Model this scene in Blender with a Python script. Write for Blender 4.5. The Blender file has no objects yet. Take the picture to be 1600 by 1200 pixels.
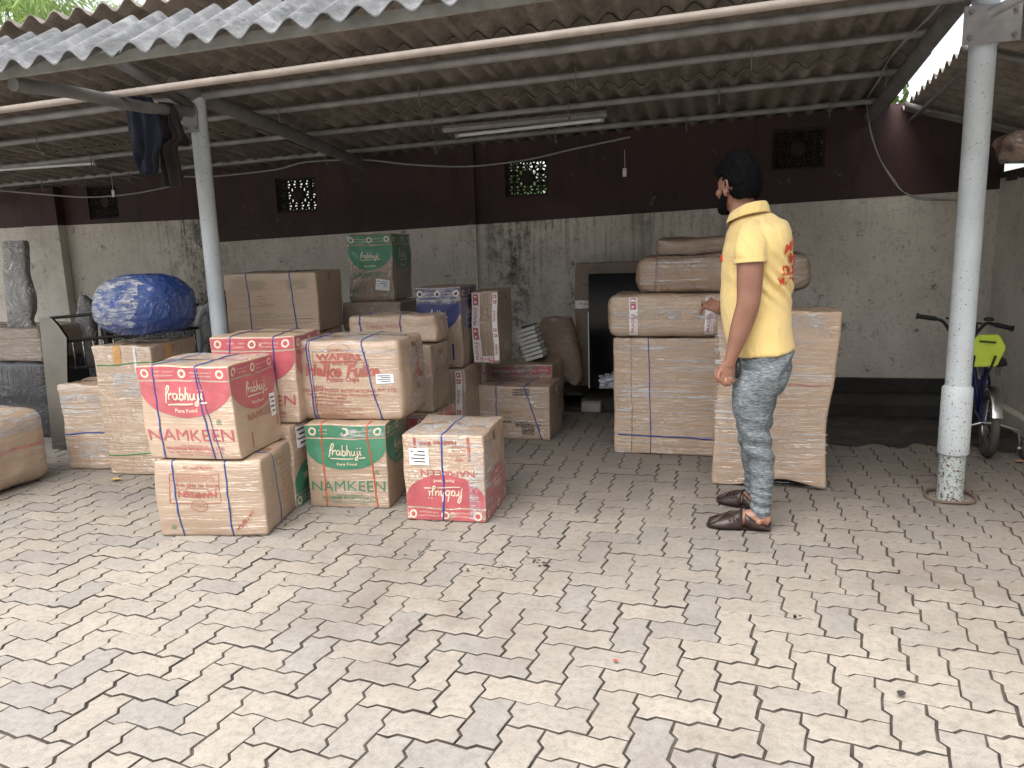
import bpy, bmesh, math, random
from mathutils import Vector, Matrix, noise
from mathutils.bvhtree import BVHTree
random.seed(7)
C = bpy.context.scene.collection
S = bpy.context.scene
R = math.radians
# ------------------------------------------------------------------ camera
CH = 1.35; F = 1198.0; PITCH, ROLL, YAW = R(10.3), R(1.85), R(15.25)
fw = Vector((-math.sin(YAW)*math.cos(PITCH), math.cos(YAW)*math.cos(PITCH), -math.sin(PITCH)))
r0 = Vector((math.cos(YAW), math.sin(YAW), 0)); u0 = r0.cross(fw)
rt = (math.cos(ROLL)*r0 - math.sin(ROLL)*u0).normalized(); up = rt.cross(fw)
cd = bpy.data.cameras.new('camera'); cam = bpy.data.objects.new('camera', cd); C.objects.link(cam)
cd.sensor_width = 36; cd.lens = 36*F/1600; cd.clip_end = 3000; cd.clip_start = .05
m = Matrix((rt, up, -fw)).transposed().to_4x4(); m.translation = Vector((0, 0, CH)); cam.matrix_world = m
S.camera = cam
# ------------------------------------------------------------------ sky, sun, exposure
SUN_EL, SUN_AZ = R(62), R(200)      # azimuth measured from +Y clockwise: behind the camera, a little left
w = bpy.data.worlds.new("World"); S.world = w; w.use_nodes = True
nt = w.node_tree; nt.nodes.clear()
sky = nt.nodes.new('ShaderNodeTexSky'); sky.sky_type = 'NISHITA'; sky.sun_disc = False
sky.sun_elevation = SUN_EL; sky.sun_rotation = SUN_AZ; sky.dust_density = 4; sky.air_density = 1.2
hs = nt.nodes.new('ShaderNodeHueSaturation'); hs.inputs['Saturation'].default_value = .32
bg = nt.nodes.new('ShaderNodeBackground'); bg.inputs[1].default_value = .15
wo = nt.nodes.new('ShaderNodeOutputWorld')
nt.links.new(sky.outputs[0], hs.inputs['Color']); nt.links.new(hs.outputs[0], bg.inputs[0]); nt.links.new(bg.outputs[0], wo.inputs[0])
sd = bpy.data.lights.new('sun', 'SUN'); sun = bpy.data.objects.new('sun', sd); C.objects.link(sun)
sd.energy = 1.0; sd.angle = R(60); sd.color = (1, .95, .88)
sdir = Vector((math.sin(SUN_AZ)*math.cos(SUN_EL), math.cos(SUN_AZ)*math.cos(SUN_EL), math.sin(SUN_EL)))
sun.rotation_euler = sdir.to_track_quat('Z', 'Y').to_euler()
S.view_settings.view_transform = 'Standard'; S.view_settings.look = 'None'
S.view_settings.exposure = 1.5; S.view_settings.gamma = 1

# ------------------------------------------------------------------ helpers
def ray(x, y): return fw + rt*((x-800)/F) - up*((y-600)/F)
def PY(x, y, Y):
    d = ray(x, y); t = Y/d.y; return Vector((0, 0, CH)) + d*t
def PX(x, y, X):
    d = ray(x, y); t = X/d.x; return Vector((0, 0, CH)) + d*t
def G(x, y, z=0):
    d = ray(x, y); t = (z-CH)/d.z; return Vector((0, 0, CH)) + d*t
def noi(p, s=1.0, seed=0): return noise.noise(Vector(p)*s + Vector((seed*3.17, seed*1.31, seed*7.7)))
def nvec(p, s=1.0, seed=0): return noise.noise_vector(Vector(p)*s + Vector((seed*3.17, seed*1.31, seed*7.7)))

class MB:
    def __init__(s): s.v = []; s.f = []
    def add(s, vs, fs):
        o = len(s.v); s.v += [tuple(v) for v in vs]; s.f += [tuple(i+o for i in f) for f in fs]; return s
    def box(s, x0, x1, y0, y1, z0, z1, b=0):
        bm = bmesh.new(); bmesh.ops.create_cube(bm, size=1)
        for v in bm.verts: v.co = Vector((x0+(v.co.x+.5)*(x1-x0), y0+(v.co.y+.5)*(y1-y0), z0+(v.co.z+.5)*(z1-z0)))
        if b: bmesh.ops.bevel(bm, geom=bm.edges[:], offset=b, segments=2, affect='EDGES', profile=.5)
        s.bm(bm); return s
    def bm(s, bm, mat=None):
        bm.verts.index_update()
        s.add([(mat @ v.co if mat else v.co) for v in bm.verts], [[v.index for v in f.verts] for f in bm.faces]); bm.free()
    def tube(s, pts, rad, n=12, ax=None, cap=True, closed=False):
        """loft through pts; rad = float or list of floats / (ra, rb); ax = fixed side axis for rb"""
        pts = [Vector(p) for p in pts]; N = len(pts); rings = []
        prev = None
        for i, p in enumerate(pts):
            if closed: t = (pts[(i+1) % N]-pts[i-1])
            else: t = (pts[min(i+1, N-1)]-pts[max(i-1, 0)])
            t.normalize()
            if ax is not None: b = Vector(ax)
            elif prev is None: b = Vector((0, 0, 1)) if abs(t.z) < .9 else Vector((0, 1, 0))
            else: b = prev
            b = (b - t*b.dot(t)).normalized(); prev = b
            a = b.cross(t).normalized()
            r = rad[i] if isinstance(rad, (list, tuple)) and not (ax is not None and len(rad) == 2 and not isinstance(rad[0], (list, tuple)) and N != 2) else rad
            ra, rb = r if isinstance(r, (list, tuple)) else (r, r)
            rings.append([p + a*ra*math.cos(2*math.pi*k/n) + b*rb*math.sin(2*math.pi*k/n) for k in range(n)])
        vs = [v for rr in rings for v in rr]; fs = []
        for i in range(N if closed else N-1):
            for k in range(n):
                j = (i+1) % N
                fs.append((i*n+k, i*n+(k+1) % n, j*n+(k+1) % n, j*n+k))
        if cap and not closed:
            fs.append(tuple(range(n))[::-1]); fs.append(tuple((N-1)*n+k for k in range(n)))
        return s.add(vs, fs)
    def ball(s, c, r, n=14):
        bm = bmesh.new(); bmesh.ops.create_uvsphere(bm, u_segments=n*2, v_segments=n, radius=1)
        r = r if isinstance(r, (tuple, list)) else (r, r, r)
        for v in bm.verts: v.co = Vector((v.co.x*r[0], v.co.y*r[1], v.co.z*r[2])) + Vector(c)
        s.bm(bm); return s
    def build(s, name, mat, parent=None, smooth=False, sharp=None):
        me = bpy.data.meshes.new(name); me.from_pydata(s.v, [], s.f); me.update()
        bm = bmesh.new(); bm.from_mesh(me); bmesh.ops.recalc_face_normals(bm, faces=bm.faces); bm.to_mesh(me); bm.free()
        if mat: me.materials.append(mat)
        o = bpy.data.objects.new(name, me); C.objects.link(o)
        if smooth:
            for p in me.polygons: p.use_smooth = True
            if sharp: me.set_sharp_from_angle(angle=R(sharp))
        if parent: o.parent = parent
        return o
def tag(o, label=None, cat=None, group=None, kind=None):
    if label: o['label'] = label
    if cat: o['category'] = cat
    if group: o['group'] = group
    if kind: o['kind'] = kind
    return o
def empty(name, loc, label, cat, group=None, rz=0):
    o = bpy.data.objects.new(name, None); C.objects.link(o); o.location = loc; o.rotation_euler = (0, 0, rz)
    o.empty_display_size = .1
    bpy.context.view_layer.update()
    return tag(o, label, cat, group)
def keep(o, parent):            # parent while keeping world coordinates of the mesh data
    o.parent = parent; o.matrix_parent_inverse = parent.matrix_world.inverted(); return o
def crom(P, n=8):
    P = [Vector(p) for p in P]; out = []
    for i in range(len(P)-1):
        p0 = P[max(i-1, 0)]; p1 = P[i]; p2 = P[i+1]; p3 = P[min(i+2, len(P)-1)]
        for k in range(n):
            t = k/n
            out.append(.5*((2*p1)+(p2-p0)*t+(2*p0-5*p1+4*p2-p3)*t*t+(3*p1-p0-3*p2+p3)*t**3))
    out.append(P[-1]); return out

# ------------------------------------------------------------------ materials
class NT:
    def __init__(s, name):
        s.m = bpy.data.materials.new(name); s.m.use_nodes = True; s.t = s.m.node_tree
        s.b = s.t.nodes['Principled BSDF']; s.tc = s.n('ShaderNodeTexCoord')
    def n(s, k, **kw):
        x = s.t.nodes.new(k)
        for a, b in kw.items(): setattr(x, a, b)
        return x
    def l(s, a, b): s.t.links.new(a, b)
    def map(s, scale=(1, 1, 1), loc=(0, 0, 0), rot=(0, 0, 0), src='Object'):
        x = s.n('ShaderNodeMapping'); x.inputs['Scale'].default_value = scale; x.inputs['Location'].default_value = loc
        x.inputs['Rotation'].default_value = rot; s.l(s.tc.outputs[src], x.inputs[0]); return x.outputs[0]
    def noise(s, vec, scale, detail=4, rough=.55, dist=0):
        x = s.n('ShaderNodeTexNoise'); x.inputs['Scale'].default_value = scale; x.inputs['Detail'].default_value = detail
        x.inputs['Roughness'].default_value = rough; x.inputs['Distortion'].default_value = dist
        s.l(vec, x.inputs['Vector']); return x.outputs['Fac']
    def ramp(s, f, stops):
        x = s.n('ShaderNodeValToRGB'); e = x.color_ramp.elements
        while len(e) < len(stops): e.new(.5)
        for i, (p, c) in enumerate(stops):
            e[i].position = p; e[i].color = (c, c, c, 1) if not isinstance(c, tuple) else (*c, 1)
        s.l(f, x.inputs[0]); return x.outputs[0]
    def mix(s, f, a, b, mode='MIX'):
        x = s.n('ShaderNodeMix', data_type='RGBA', blend_type=mode)
        for i, v in ((0, f), (6, a), (7, b)):
            if hasattr(v, 'links'): s.l(v, x.inputs[i])
            elif isinstance(v, tuple): x.inputs[i].default_value = (*v, 1)
            else: x.inputs[i].default_value = v
        return x.outputs[2]
    def math(s, op, a, b=0, clamp=False):
        x = s.n('ShaderNodeMath', operation=op); x.use_clamp = clamp
        for i, v in ((0, a), (1, b)):
            if hasattr(v, 'links'): s.l(v, x.inputs[i])
            else: x.inputs[i].default_value = v
        return x.outputs[0]
    def bump(s, h, strength=.3, dist=.01, to='Normal'):
        x = s.n('ShaderNodeBump'); x.inputs['Strength'].default_value = strength; x.inputs['Distance'].default_value = dist
        s.l(h, x.inputs['Height']); s.l(x.outputs[0], s.b.inputs[to]); return x
    def set(s, **k):
        for a, v in k.items():
            i = s.b.inputs[a.replace('_', ' ')]
            if hasattr(v, 'links'): s.l(v, i)
            elif isinstance(v, tuple): i.default_value = (*v, 1)
            else: i.default_value = v
        return s
def plain(name, col, rough=.6, metal=0, var=.12, scale=12, bump=.15, coat=0):
    n = NT(name); v = n.map()
    f = n.noise(v, scale, 5)
    c = n.mix(n.ramp(f, [(.3, 0.0), (.7, 1.0)]), tuple(x*(1-var) for x in col), tuple(min(1, x*(1+var)) for x in col))
    n.set(Base_Color=c, Roughness=rough, Metallic=metal, Coat_Weight=coat)
    if bump: n.bump(n.noise(v, scale*4, 3), bump, .004)
    return n.m
FILM_IOR, FILM_D = 2.1, .04
def wrapped(name, col, film=1.0, horiz=True, crumple=1.0, var=.1, dark=None, rough=.5, ior=None):
    """paper board or cloth under clear stretch film: the film is the coat layer, its creases bump that layer only"""
    n = NT(name); v = n.map()
    rnd = n.n('ShaderNodeObjectInfo').outputs['Random']
    f = n.noise(v, 5, 5, .6)
    c = n.mix(n.ramp(f, [(.3, 0.0), (.72, 1.0)]), tuple(x*(1-var) for x in col), tuple(x*(1+var) for x in col))
    fib = n.noise(n.map((3, 3, 160)), 6, 2)
    c = n.mix(.25, c, n.mix(fib, tuple(x*.8 for x in col), tuple(x*1.15 for x in col)))
    if dark:
        st = n.noise(n.map((7, 7, .8)), 3, 3)
        c = n.mix(n.ramp(st, [(.42, 0.0), (.62, 1.0)]), c, dark)
    tone = n.math('ADD', n.math('MULTIPLY', rnd, .24), .88)
    c = n.mix(1.0, c, n.n('ShaderNodeCombineColor').outputs[0], 'MULTIPLY') if False else c
    hsv = n.n('ShaderNodeHueSaturation'); n.l(c, hsv.inputs['Color']); n.l(tone, hsv.inputs['Value']); c = hsv.outputs[0]
    n.set(Base_Color=c, Roughness=rough)
    s1 = (1.3, 1.3, 26) if horiz else (24, 24, 1.2)
    s2 = (3, 3, 75) if horiz else (70, 70, 2.5)
    if crumple > 2: s1, s2 = (4, 4, 5), (11, 11, 14)
    a = n.noise(n.map(s1), 1.0, 3, .55, .5)
    b = n.noise(n.map(s2), 1.0, 2, .5, .3)
    big = n.noise(v, 6, 4, .6, 1.0)
    rid = n.math('ABSOLUTE', n.math('SUBTRACT', big, .5))
    rb = n.math('ABSOLUTE', n.math('SUBTRACT', b, .5))
    h = n.math('ADD', n.math('ADD', n.math('MULTIPLY', a, 1.0), n.math('MULTIPLY', rb, .55)), n.math('MULTIPLY', rid, -1.6*crumple))
    mask = n.ramp(n.noise(n.map((1.5, 1.5, 3)), 3, 3), [(.35, .55), (.6, 1.0)])
    n.set(Coat_Weight=n.math('MULTIPLY', mask, film), Coat_Roughness=.07, Coat_IOR=ior or FILM_IOR)
    n.bump(h, 1.0, FILM_D*(.6+.4*crumple), 'Coat Normal')
    n.bump(n.noise(v, 22, 4), .25, .004)
    return n.m
KRAFT = (.40, .285, .195)
M = {}
M['kraft'] = wrapped('kraft_board_in_film', KRAFT)
M['kraft_v'] = wrapped('kraft_board_film_vertical', (.28, .20, .135), horiz=False)
M['kraft_dull'] = wrapped('kraft_board_dull', (.42, .305, .215), film=.45, crumple=.5)
M['brown_roll'] = wrapped('brown_roll_in_film', (.27, .185, .125), film=1, crumple=1.3)
M['kraft_dark'] = wrapped('dark_kraft_in_film', (.22, .165, .12), film=1)
M['brown_wrap'] = wrapped('brown_wrap_in_film', (.20, .135, .09), film=1, crumple=1.4)
M['kraft_soft'] = wrapped('kraft_sheet_wrap', (.40, .29, .20), film=.9, crumple=.9)
M['black_wrap'] = wrapped('black_in_film', (.015, .016, .02), film=.8, horiz=False, rough=.4, ior=1.6)
M['blue_wrap'] = wrapped('blue_cloth_in_film', (.002, .04, .20), film=1, crumple=2.2, var=.3, rough=.6, ior=1.65)
M['grey_wrap'] = wrapped('grey_in_film', (.15, .145, .14), film=1, crumple=2.2, var=.5)
M['red_print'] = plain('red_print', (.42, .09, .105), .45, var=.15, coat=.8)
M['faded_red_print'] = plain('faded_red_print', (.36, .10, .075), .5, var=.2, coat=.5)
M['green_print'] = plain('green_print', (.05, .20, .115), .45, var=.15, coat=.8)
M['blue_print'] = plain('blue_print', (.03, .035, .13), .45, var=.15, coat=.8)
M['cream_print'] = plain('cream_print', (.66, .55, .42), .5, var=.05, coat=.6)
M['black_print'] = plain('black_print', (.03, .028, .025), .5, var=.2, coat=.4)
M['white_label'] = plain('white_label', (.74, .75, .76), .4, var=.05, coat=.5)
M['twine_blue'] = plain('blue_twine', (.015, .055, .25), .35, var=.25, scale=60)
M['twine_red'] = plain('orange_red_twine', (.55, .09, .03), .35, var=.25, scale=60)
M['twine_green'] = plain('green_twine', (.03, .22, .06), .35, var=.25, scale=60)
M['tan_tape'] = plain('tan_tape', (.50, .27, .09), .25, var=.1, coat=.7)
M['clear_tape'] = plain('white_film_strip', (.62, .63, .64), .22, var=.1, coat=1, bump=.6)
M['tape_white'] = plain('fragile_tape_white', (.70, .69, .68), .3, var=.06, coat=.8)

# ------------------------------------------------------------------ ground
n = NT('joint_sand'); v = n.map(); n.set(Base_Color=n.ramp(n.noise(v, 14, 5), [(.35, (.018, .014, .011)), (.65, (.075, .060, .048))]), Roughness=.95); M['joint'] = n.m
W_ = .117; OX, OY = -.16, 2.84
def paving():
    n = NT('paver_concrete'); v = n.map()
    at = n.n('ShaderNodeAttribute', attribute_name='tone'); sp = n.n('ShaderNodeSeparateColor'); n.l(at.outputs[0], sp.inputs[0])
    base = n.ramp(sp.outputs[0], [(0, (.265, .252, .232)), (.22, (.285, .268, .242)), (.4, (.305, .282, .248)), (.7, (.32, .293, .253)), (1, (.34, .309, .264))])
    pit = n.noise(v, 260, 3, .7); blo = n.noise(v, 9, 5, .6)
    c = n.mix(.35, base, n.mix(n.ramp(blo, [(.3, 0.0), (.7, 1.0)]), (.38, .36, .335), (.66, .63, .58)), 'OVERLAY')
    c = n.mix(n.ramp(pit, [(.34, .75), (.46, 0.0)]), c, (.15, .13, .115))
    mot = n.noise(v, 38, 6, .72, .4); c = n.mix(n.ramp(mot, [(.36, .55), (.52, 0.0)]), c, (.17, .155, .14)); c = n.mix(n.ramp(mot, [(.56, 0.0), (.72, .4)]), c, (.38, .355, .315))
    dirt = n.noise(v, 1.3, 5, .62, .5)
    c = n.mix(n.ramp(dirt, [(.52, 0.0), (.74, .42)]), c, (.27, .235, .20))
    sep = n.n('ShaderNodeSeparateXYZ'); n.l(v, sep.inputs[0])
    # light falloff under the roof painted into the paving, broken up by dirt noise
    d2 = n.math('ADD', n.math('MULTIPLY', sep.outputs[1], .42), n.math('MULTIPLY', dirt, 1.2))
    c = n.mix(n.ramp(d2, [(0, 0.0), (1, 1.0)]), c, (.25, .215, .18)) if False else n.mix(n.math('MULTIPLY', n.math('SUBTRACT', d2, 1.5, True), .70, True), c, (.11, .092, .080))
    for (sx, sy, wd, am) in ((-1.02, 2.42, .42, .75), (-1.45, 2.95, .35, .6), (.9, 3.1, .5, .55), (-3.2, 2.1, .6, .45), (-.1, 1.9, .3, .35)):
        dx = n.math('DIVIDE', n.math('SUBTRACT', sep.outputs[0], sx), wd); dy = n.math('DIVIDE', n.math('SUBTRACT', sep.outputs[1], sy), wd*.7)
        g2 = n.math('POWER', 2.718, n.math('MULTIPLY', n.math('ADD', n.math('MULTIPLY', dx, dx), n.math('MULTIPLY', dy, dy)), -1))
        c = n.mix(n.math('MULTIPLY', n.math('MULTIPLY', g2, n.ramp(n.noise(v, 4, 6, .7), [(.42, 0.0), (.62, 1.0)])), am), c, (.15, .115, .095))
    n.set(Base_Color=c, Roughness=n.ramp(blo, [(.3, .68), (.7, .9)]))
    n.bump(n.math('ADD', n.math('ADD', n.math('MULTIPLY', pit, .6), blo), mot), .7, .004)
    a = .078; e = [(0, 0), (.34, -a), (.54, a)]
    def H(i, j, rev=False):
        p = [(i+t, j+o) for t, o in e]+[(i+1, j)]
        return p[::-1] if rev else p
    def V(i, j, rev=False):
        p = [(i-o, j+t) for t, o in e]+[(i, j+1)]
        return p[::-1] if rev else p
    vs, fs, tone, side = [], [], [], []
    rnd = random.Random(3)
    def brick(cells):
        if len(cells) and cells[0][1] == cells[1][1]:
            i, j = cells[0]; loop = H(i, j)[:-1]+H(i+1, j)[:-1]+V(i+2, j)[:-1]+H(i+1, j+1, True)[:-1]+H(i, j+1, True)[:-1]+V(i, j, True)[:-1]
        else:
            i, j = cells[0]; loop = H(i, j)[:-1]+V(i+1, j)[:-1]+V(i+1, j+1)[:-1]+H(i, j+2, True)[:-1]+V(i, j+1, True)[:-1]+V(i, j, True)[:-1]
        P = [Vector((OX+x*W_, OY+y*W_, 0)) for x, y in loop]; N = len(P)
        cen = sum(P, Vector())/N; nrm = []
        for k in range(N):
            d1 = (P[k]-P[k-1]).normalized(); d2 = (P[(k+1) % N]-P[k]).normalized(); b = (d1+d2).normalized()
            nrm.append(Vector((b.y, -b.x, 0)))
        hz = rnd.uniform(-.0016, .0016); tx, ty = rnd.uniform(-.012, .012), rnd.uniform(-.012, .012)
        jit = Vector((rnd.uniform(-.0011, .0011), rnd.uniform(-.0011, .0011), 0)); gap = rnd.uniform(.0016, .0036)
        o = len(vs)
        for off, z in ((gap+.0046, 0), (gap+.0018, -.0018), (gap, -.005), (gap, -.02)):
            for k in range(N):
                q = P[k]-nrm[k]*off+jit; dd = q-cen
                vs.append((q.x, q.y, z+hz+dd.x*tx+dd.y*ty))
        fs.append(tuple(o+k for k in range(N)))
        for r_ in range(3):
            for k in range(N): fs.append((o+r_*N+k, o+(r_+1)*N+k, o+(r_+1)*N+(k+1) % N, o+r_*N+(k+1) % N))
        g = rnd.random(); g = g*.22 if g < .2 else (.22+.3*rnd.random() if g < .5 else .45+.55*rnd.random())
        tone.extend([g]*(1+3*N)); side.extend([0]*(1+N)+[1]*(2*N))
    x0, x1 = int((-8.5-OX)/W_), int((5.2-OX)/W_); y0, y1 = int((.3-OY)/W_), int((6.05-OY)/W_)
    for i in range(x0, x1):
        for j in range(y0, y1):
            k = (i+j) % 4
            # V bricks occupy cells with phase: brick lower cell where (i+j)%4==2 ; H bricks start where (i+j)%4==0
            if k == VPH: brick([(i, j), (i, j+1)])
            if k == HPH: brick([(i, j), (i+1, j)])
    me = bpy.data.meshes.new('paving'); me.from_pydata(vs, [], fs)
    ca = me.attributes.new('tone', 'FLOAT_COLOR', 'FACE')
    for k, t in enumerate(tone): ca.data[k].color = (t, t, t, 1)
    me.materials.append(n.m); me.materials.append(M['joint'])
    for k, b_ in enumerate(side): me.polygons[k].material_index = b_
    o = bpy.data.objects.new('paving', me); C.objects.link(o); tag(o, kind='structure')
VPH, HPH = 0, 2; OX -= .5*W_; OY -= W_
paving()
g = NT('earth_joint'); gv = g.map()
g.set(Base_Color=g.ramp(g.noise(gv, 14, 5), [(.35, (.018, .014, .011)), (.65, (.075, .060, .048))]), Roughness=.95)
MB().add([(-60, -60, -.0048), (60, -60, -.0048), (60, 90, -.0048), (-60, 90, -.0048)], [(0, 1, 2, 3)]).build('ground', g.m)['kind'] = 'structure'
n = NT('yard_concrete'); v = n.map(); n.set(Base_Color=n.ramp(n.noise(v, 2.5, 6), [(.3, (.36, .34, .31)), (.7, (.50, .47, .43))]), Roughness=.9)
yd = MB()
for a in ((-40, -8.6, -30, 6.0), (5.25, 40, -30, 6.0), (-8.6, 5.25, -30, .25)): yd.add([(a[0], a[2], .0), (a[1], a[2], .0), (a[1], a[3], .0), (a[0], a[3], .0)], [(0, 1, 2, 3)])
yd.build('yard', n.m)['kind'] = 'structure'
# wet, sooty concrete strip along the foot of the back wall, right hand end
n = NT('sooty_concrete'); v = n.map()
n.set(Base_Color=n.ramp(n.noise(v, 3.5, 6, .65), [(.35, (.014, .012, .011)), (.75, (.055, .047, .04))]), Roughness=n.ramp(n.noise(v, 6, 3), [(.3, .45), (.7, .8)]))
n.bump(n.noise(v, 30, 4), .4, .006)
M['soot'] = n.m
ds = MB(); nx = 40
pts = [(.30+1.7*i/nx, 5.22+.05*math.sin(i*.9)+.07*noi((i*.3, 0, 0), 1, 4)) for i in range(nx+1)]
ds.add([(x, y, .006) for x, y in pts]+[(x, 6.1, .006) for x, y in pts], [(i, i+1, nx+2+i, nx+1+i) for i in range(nx)])
ds.build('drain_floor', M['soot'])['kind'] = 'structure'

# ------------------------------------------------------------------ walls
WY = 6.6
def wallmat(name, kind):
    n = NT(name); v = n.map()
    sep = n.n('ShaderNodeSeparateXYZ'); n.l(v, sep.inputs[0])
    big = n.noise(v, 1.6, 6, .62); fine = n.noise(v, 28, 5, .6)
    if kind == 'white':
        c = n.ramp(big, [(.3, (.50, .465, .40)), (.5, (.64, .60, .53)), (.7, (.72, .68, .605))])
        c = n.mix(n.ramp(fine, [(.28, .6), (.42, 0.0)]), c, (.2, .19, .16))
        # rain drips that run down from the paint line, thickest below the leaking sheet near the pilaster
        dr = n.noise(n.map((11, 11, .5)), 1.5, 6, .75, .5); brk = n.noise(v, 12, 5, .7)
        top = n.math('MULTIPLY', n.math('SUBTRACT', sep.outputs[2], .75), 1.2, True)
        def bell(c0, wd): return n.math('POWER', 2.718, n.math('MULTIPLY', n.math('POWER', n.math('ABSOLUTE', n.math('DIVIDE', n.math('SUBTRACT', sep.outputs[0], c0), wd)), 2), -1))
        side = n.math('ADD', n.math('ADD', bell(-1.62, .42), n.math('MULTIPLY', bell(-.55, .5), .55)), n.math('ADD', .10, n.math('MULTIPLY', bell(-5.0, .35), .8)), True)
        k = n.math('MULTIPLY', n.ramp(n.math('ADD', n.math('MULTIPLY', dr, .75), n.math('MULTIPLY', brk, .25)), [(.49, 0.0), (.57, 1.0)]), n.math('MULTIPLY', top, side))
        c = n.mix(n.math('MULTIPLY', k, .8, True), c, (.035, .031, .026))
        mld = n.math('MULTIPLY', n.ramp(n.noise(v, 5, 7, .8), [(.47, 0.0), (.60, .9)]), n.math('ADD', bell(-1.75, .28), bell(-4.95, .3), True)); c = n.mix(mld, c, (.05, .045, .038))
        pk = n.noise(v, 7, 6, .75); c = n.mix(n.math('MULTIPLY', n.ramp(pk, [(.60, 0.0), (.68, 1.0)]), .75), c, (.09, .078, .065))
        crk = n.noise(n.map((1, 1, .7)), 5, 6, .6, 1.5); c = n.mix(n.ramp(n.math('ABSOLUTE', n.math('SUBTRACT', crk, .5)), [(0, .5), (.006, 0.0)]), c, (.1, .09, .08))
        n.set(Roughness=.85)
    elif kind == 'maroon':
        c = n.ramp(big, [(.3, (.034, .016, .016)), (.7, (.062, .030, .029))])
        c = n.mix(n.ramp(n.noise(n.map((4, 4, .8)), 2, 5, .7), [(.5, 0.0), (.75, .8)]), c, (.016, .011, .011))
        c = n.mix(n.ramp(n.noise(v, 6, 6, .7), [(.66, 0.0), (.72, .6)]), c, (.17, .14, .12))
        n.set(Roughness=.75)
    else:
        c = n.ramp(big, [(.35, (.018, .016, .014)), (.75, (.075, .066, .055))]); n.set(Roughness=.8)
    n.set(Base_Color=c); n.bump(n.math('ADD', fine, big), .4, .008); return n.m
M['white_wall'] = wallmat('stained_white_plaster', 'white'); M['maroon'] = wallmat('maroon_paint', 'maroon'); M['plinth'] = wallmat('sooty_plinth', 'soot')
bw = empty('back_wall', (-2.5, WY, 0), 'plastered back wall of the shed, maroon paint above stained off-white', 'wall')
XL, XR = -9.0, 2.02
def zl(x): return 1.535+.0265*(x+2) if x > -4.78 else 1.69
# vent openings (x0,x1,z0,z1)
vents = []
for (a, b) in (((135, 291), (187, 341)), ((430, 279), (496, 330)), ((788, 251), (857, 305)), ((1207, 203), (1288, 262))):
    p, q = PY(*a, WY), PY(*b, WY); vents.append((p.x, q.x, q.z, p.z))
top = 2.24
def tz(x): return top+.027*(x+1)
low = MB(); xs = [XL, -4.78, -4.78, XR]
low.add([(XL, WY, -.05), (-4.78, WY, -.05), (-4.78, WY, zl(-5)), (XL, WY, zl(-5)), (XL, WY+.2, -.05), (-4.78, WY+.2, -.05), (-4.78, WY+.2, zl(-5)), (XL, WY+.2, zl(-5))],
        [(0, 1, 2, 3), (7, 6, 5, 4), (1, 5, 6, 2), (3, 2, 6, 7), (0, 3, 7, 4)])
low.add([(-4.78, WY, -.05), (XR, WY, -.05), (XR, WY, zl(XR)), (-4.78, WY, zl(-4.6)), (-4.78, WY+.2, -.05), (XR, WY+.2, -.05), (XR, WY+.2, zl(XR)), (-4.78, WY+.2, zl(-4.6))],
        [(0, 1, 2, 3), (7, 6, 5, 4), (1, 5, 6, 2), (3, 2, 6, 7), (0, 3, 7, 4)])
keep(low.build('plaster_wall', M['white_wall']), bw)
ub = MB(); cuts = sorted([XL, -4.78, XR]+[c for v_ in vents for c in v_[:2]])
def slab(x0, x1, z00, z01, z10, z11):
    y0, y1 = WY-.004, WY+.2
    ub.add([(x0, y0, z00), (x1, y0, z01), (x1, y0, z11), (x0, y0, z10), (x0, y1, z00), (x1, y1, z01), (x1, y1, z11), (x0, y1, z10)],
           [(0, 1, 2, 3), (7, 6, 5, 4), (1, 5, 6, 2), (3, 2, 6, 7), (0, 3, 7, 4), (0, 4, 5, 1)])
for a, b in zip(cuts, cuts[1:]):
    za, zb = zl(a+.001), zl(b-.001); v_ = [q for q in vents if abs(q[0]-a) < 1e-6]
    if v_: q = v_[0]; slab(a, b, za, zb, q[2], q[2]); slab(a, b, q[3], q[3], tz(a), tz(b))
    else: slab(a, b, za, zb, tz(a), tz(b))
keep(ub.build('painted_band', M['maroon']), bw)
# pilasters
for x0, x1, d in ((-6.93, -6.50, .10), (-2.16, -2.075, .035)):
    p = MB(); zc = zl(x1); p.box(x0, x1, WY-d, WY-.006, 0, zc); keep(p.build('pilaster', M['white_wall']), bw)
    p = MB(); p.box(x0-.003, x1+.003, WY-d-.004, WY-.006, zc+.001, tz(x0)-.01); keep(p.build('pilaster', M['maroon']), bw)
for x in (-.95, .02): keep(MB().box(x, x+.012, WY-.012, WY-.005, .3, zl(x)-.01).build('seam', M['white_wall']), bw)
pl = MB()
for x0, x1 in ((XL, -1.30), (-1.08, 1.99)): pl.box(x0, x1, 6.10, WY-.004, -.02, .085 if x1 < 0 else .09, .006)
pl.box(.3, 1.99, WY-.04, WY-.005, .09, .21, .006)
pl.box(-1.30, -1.08, 6.10, WY-.004, -.02, .01)
pl.box(-1.30, -1.08, 6.12, WY-.004, .11, .135)
keep(pl.build('plinth', M['plinth']), bw)
M['jali'] = plain('jali_concrete', (.03, .02, .02), .9, var=.3)
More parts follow.
